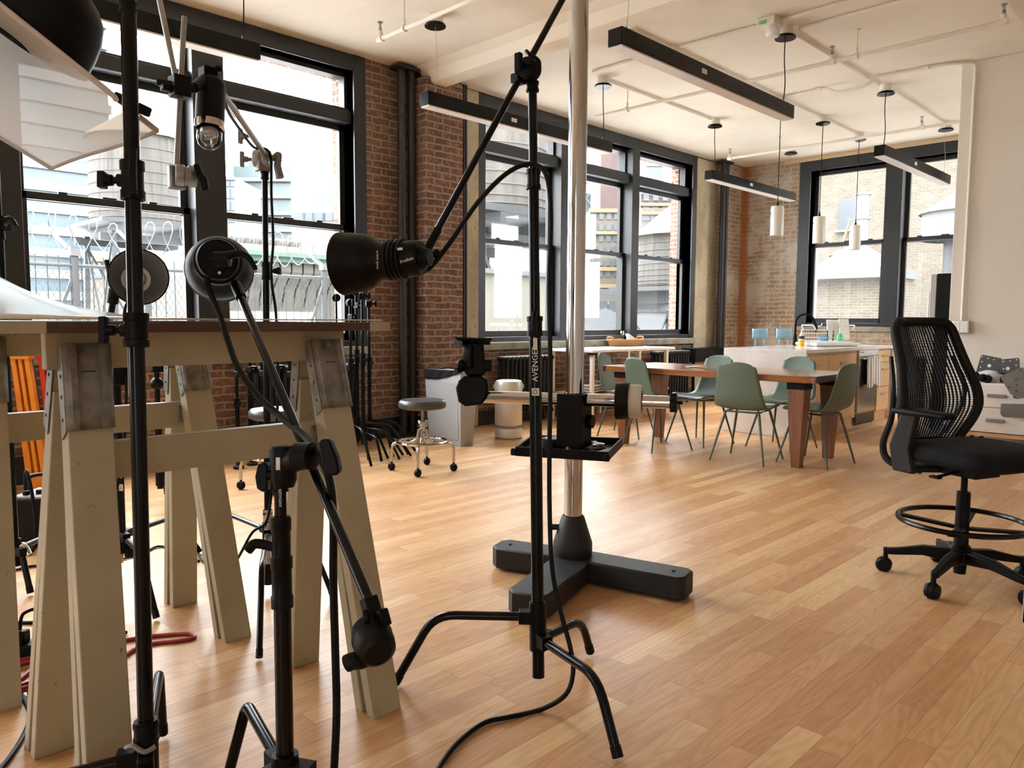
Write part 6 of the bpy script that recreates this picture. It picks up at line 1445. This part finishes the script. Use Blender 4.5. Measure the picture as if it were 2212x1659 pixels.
obj('tilt_knob', knob(MB(), atd(1046, 790, D_-.03), CR, .03, .035, 9), M['rubber'], t2, bevel=.002)
obj('pan_handle', MB().cyl(atd(1000, 797, D_-.03), atd(985, 800, D_-.06), .012, n=12).ball(atd(996, 786, D_-.05), .022, 12), M['plastic'], t2)
obj('camera_plate', MB().prism([atd(x, y, D_-.06) for x, y in [(982, 728), (1062, 731), (1064, 736), (984, 733)]], CF*.12).box(atd(1000, 740, D_), (.06, .06, .02)).box(atd(1040, 740, D_), (.06, .06, .02)), M['black'], t2, bevel=.002, smooth=0)
# ================================================================ stowed gear by the wall
def stowed(label, x, y, h, top, r=.0165, m='satin', group='stowed stands by the window', rz=0, leg=True, grip=1):
    t = thing('grip_stand', label, 'grip stand', (x, y, 0), group)
    obj('pole_section', MB().cyl((x, y, .12), (x, y, h*.62), r, n=14), M[m], t); obj('pole_section', MB().cyl((x, y, h*.6), (x, y, h), r*.75, n=14), M[m], t)
    obj('collar', MB().cyl((x, y, h*.58), (x, y, h*.66), r*1.5, n=12).box((x+r*2, y, h*.62), (.03, .02, .02)), M['plastic'], t)
    if grip: 
        g_ = grip_head(t, (x, y, h+.02), (math.cos(rz+1), math.sin(rz+1), 0), .032, 1, h=.05, m='plastic')
        if grip > 1: obj('grip_clamp', MB().box((x+.02, y+.01, h-.10), (.07, .06, .05)).cyl((x+.05, y, h-.1), (x+.10, y-.02, h-.1), .009, n=8), M['plastic'], t, bevel=.006)
    for k in range(3 if leg else 0):
        a = rz+k*.5; d = V((math.cos(a), math.sin(a), 0)); f_ = V((x, y, .012))+d*(.30+.05*k)
        obj('leg', MB().bent([V((x, y, .22+.04*k)), V((x, y, .20+.04*k))+d*.22, f_], .0115, .05, 10), M[m], t)
    if not leg: obj('base_disc', MB().lathe([(0, 0), (.042, 0), (.042, .02), (.02, .03), (.02, .14), (0, .14)], (x, y, 0)), M['castiron'], t)
    if leg: obj('leg_hub', MB().cyl((x, y, .14), (x, y, .34), r*1.4, n=12), M['plastic'], t)
    return t
def spot(px, d): p = atd(px, 700, d); return p.x, p.y
x, y = spot(757, 6.35); stowed('leftmost stowed black stand at the right side of leftmost window', x, y, 1.30, 0, rz=-1.2, grip=2)
x, y = spot(770, 6.55); stowed('second stowed black stand from left beside the red brick, right of table', x, y, 1.40, 0, rz=-.3, grip=2)
x, y = spot(783, 6.45); stowed('third stowed black stand from left beside the red brick, tall head', x, y, 1.36, 0, rz=-.1, grip=1)
x, y = spot(797, 6.62); stowed('rightmost stowed black stand of the bundle beside the red brick wall', x, y, 1.30, 0, rz=.1, grip=1)
x, y = spot(727, 6.0); stowed('thin stowed black stand with round knob head left of the bundle', x, y, 1.33, 0, .011, rz=-1.5, grip=1)
for k, (px, d, h) in enumerate(((508, 5.95, .85), (538, 6.1, .88), (564, 5.9, .86), (598, 6.1, .89), (624, 5.95, .85))):
    x, y = spot(px, d); stowed(['leftmost', 'second from left', 'middle', 'second from right', 'rightmost'][k]+' short black grip stand of the row below the table', x, y, h, 0, .0165, group='short grip stands below the table', rz=2.5+k*.7, leg=False, grip=2)
# pan head with chrome crank on a short stand
x, y = spot(335, 4.7)
t = stowed('short black stand with crank pan head left of the far sawhorse leg', x, y, .86, 0, .02, group='short grip stands below the table', rz=2.2, grip=0)
obj('pan_head', MB().box((x, y, .90), (.07, .07, .10)).box((x, y, .975), (.12, .09, .015)).ball((x, y, .78), .04, 12), M['plastic'], t, bevel=.01)
obj('crank', MB().cyl((x, y, .90), (x+.07*CR.x, y+.07*CR.y, .90), .008, n=8).cyl((x+.07*CR.x, y+.07*CR.y, .90), (x+.07*CR.x, y+.07*CR.y, .96), .007, n=8), M['chrome'], t)
# folded orange and red trestles
def trestle(label, px0, d, w_, col, lean):
    p = atd(px0, 700, d); x, y = p.x, p.y
    t = thing('folding_trestle', label, 'trestle', (x, y, 0), 'folded plastic trestles')
    R_ = V((CR.x, CR.y, 0)).normalized(); F_ = V((CF.x, CF.y, 0)).normalized()
    b = V((x, y, 0))
    at_ = lambda s, z, q: b+R_*(s*w_-lean*z)+F_*q+V((0, 0, z))
    for s0, s1, e0, e1 in ((0, .30, .12, .02), (.70, 1.0, 0, -.10), (.42, .58, 0, 0)):
        obj('leg_panel', MB().add([at_(s0, .0, 0), at_(s1, .0, 0), at_(s1+e1, .97, 0), at_(s0+e0, .97, 0), at_(s0, .0, .035), at_(s1, .0, .035), at_(s1+e1, .97, .035), at_(s0+e0, .97, .035)], [(0, 1, 2, 3), (7, 6, 5, 4), (0, 4, 5, 1), (1, 5, 6, 2), (2, 6, 7, 3), (3, 7, 4, 0)]), M[col], t, bevel=.003, smooth=0)
    obj('top_rail', MB().add([at_(.05, .90, -.01), at_(.95, .90, -.01), at_(.95, 1.0, -.01), at_(.05, 1.0, -.01), at_(.05, .90, .05), at_(.95, .90, .05), at_(.95, 1.0, .05), at_(.05, 1.0, .05)], [(0, 1, 2, 3), (7, 6, 5, 4), (0, 4, 5, 1), (1, 5, 6, 2), (2, 6, 7, 3), (3, 7, 4, 0)]), M[col], t, bevel=.004, smooth=0)
    obj('foot_rail', MB().add([at_(0, 0, -.01), at_(1, 0, -.01), at_(1, .12, -.01), at_(0, .12, -.01), at_(0, 0, .05), at_(1, 0, .05), at_(1, .12, .05), at_(0, .12, .05)], [(0, 1, 2, 3), (7, 6, 5, 4), (0, 4, 5, 1), (1, 5, 6, 2), (2, 6, 7, 3), (3, 7, 4, 0)]), M[col], t, bevel=.004, smooth=0)
    obj('dark_inner_leg', MB().add([at_(.1, .05, .036), at_(.95, .05, .036), at_(.9, .95, .036), at_(.15, .95, .036), at_(.1, .05, .05), at_(.95, .05, .05), at_(.9, .95, .05), at_(.15, .95, .05)], [(0, 1, 2, 3), (7, 6, 5, 4), (0, 4, 5, 1), (1, 5, 6, 2), (2, 6, 7, 3), (3, 7, 4, 0)]), M['base'], t, smooth=0)
    obj('rivet', MB().cyl(at_(.4, .93, -.01), at_(.4, .93, -.016), .010, n=10), M['alu'], t)
trestle('folded orange plastic trestle leaning at the far left under the table', 42, 5.15, .155, 'orange', .10)
trestle('folded red plastic trestle beside the orange one under the table', 96, 5.2, .16, 'red', .08)
# flash power pack
p0 = atz(25, 1186); R_ = V((CR.x, CR.y, 0)).normalized(); F_ = V((CF.x, CF.y, 0)).normalized()
ptm = Matrix((R_, F_, V((0, 0, 1)))).transposed()
t = thing('power_pack', 'black flash power pack with grey control top on the floor at left', 'power pack', tuple(p0))
c = p0+R_*.11+F_*.12
obj('housing', MB().box(c+V((0, 0, .135)), (.22, .24, .25), ptm), M['plastic'], t, bevel=.01, smooth=20)
obj('control_panel', MB().box(c+V((0, 0, .264)), (.20, .22, .012), ptm), M['greymetal'], t, smooth=0)
for k in range(4): obj('dial', MB().cyl(c+R_*(-.06+.05*k)-F_*(.06-.03*k)+V((0, 0, .27)), c+R_*(-.06+.05*k)-F_*(.06-.03*k)+V((0, 0, .29)), .017, n=14), M['rubber'], t)
obj('carry_handle', MB().tube([c-R_*.09+V((0, 0, .26)), c-R_*.09+V((0, 0, .34)), c+R_*.0+V((0, 0, .365)), c+R_*.10+V((0, 0, .34)), c+R_*.10+V((0, 0, .26))], .011, 8), M['rubber'], t)
for k in (0, 1): obj('foot', MB().box(c+R_*(-.08+.16*k)+V((0, 0, .006)), (.03, .2, .012), ptm), M['rubber'], t, smooth=0)
tag(obj('flash_cable', MB().tube([c-R_*.05-F_*.08+V((0, 0, .30)), c-R_*.01-F_*.13+V((0, 0, .41)), c+R_*.04-F_*.17+V((0, 0, .30)), c+R_*.07-F_*.20+V((0, 0, .12)), c+R_*.05-F_*.22+V((0, 0, .01)), c-R_*.03-F_*.30+V((0, 0, .01))], .009, 8), M['rubber']), 'thick black cable plugged into the power pack and curving down its front', 'cable')
# cables on the floor
fz = lambda x, y, z=.007: atz(x, y, z)
rc = [fz(40, 1470), fz(120, 1410), fz(240, 1388), fz(330, 1374), fz(405, 1369), fz(421, 1376), fz(395, 1383), fz(330, 1390), fz(290, 1403), fz(255, 1428), fz(210, 1460), fz(120, 1490), fz(60, 1496)]
tag(obj('extension_cable', MB().tube(rc, .0072, 8, 6), M['redcable']), 'red extension cable looping on the floor behind the tall left pole', 'cable')
rb = []
for k in range(46):
    a = 2*PI*k/14; p = fz(58, 1462); rb.append(p+V((.11*math.cos(a)+.01*math.sin(k), .16*math.sin(a), .003*k/6)))
tag(obj('cable_coil', MB().tube(rb, .007, 8, 3), M['redcable']), 'coil of red cable on the floor between the sawhorse legs at left', 'cable')
p = fz(58, 1420, 0)
t = thing('power_strip', 'black power strip with plug on the floor at left between the sawhorses', 'power strip', tuple(p))
obj('body', MB().box(p+V((0, 0, .03)), (.30, .07, .05), ptm), M['plastic'], t, bevel=.008)
obj('plug', MB().box(p+R_*-.02+V((0, 0, .075)), (.05, .045, .045), ptm), M['rubber'], t, bevel=.008)
tag(obj('plug_cable', MB().tube([p+R_*-.02+V((0, 0, .10)), p+R_*.0+V((0, 0, .16)), p+R_*.06+F_*.05+V((0, 0, .15)), p+R_*.14+F_*.12+V((0, 0, .02)), p+R_*.25+F_*.2+V((0, 0, .008))], .006, 8), M['rubber']), 'black cable rising from the power strip plug at left', 'cable')
tag(obj('floor_cable', MB().tube([fz(38, 1490), fz(58, 1520), fz(64, 1552), fz(50, 1590), fz(25, 1630), fz(0, 1662), fz(-30, 1700)], .007, 8, 6), M['rubber']), 'black cable curving out of the bottom left corner', 'cable')
tag(obj('floor_cable', MB().tube([fz(-20, 1345), fz(40, 1345), fz(110, 1345), fz(180, 1352)], .007, 8, 6), M['rubber']), 'straight black cable on the floor behind the left sawhorse legs', 'cable')
tag(obj('floor_cable', MB().tube([fz(30, 1232), fz(80, 1222), fz(140, 1232), fz(200, 1222), fz(300, 1198), fz(350, 1180), fz(430, 1212)], .006, 8, 6), M['rubber']), 'black cable on the floor behind the printed stand', 'cable')
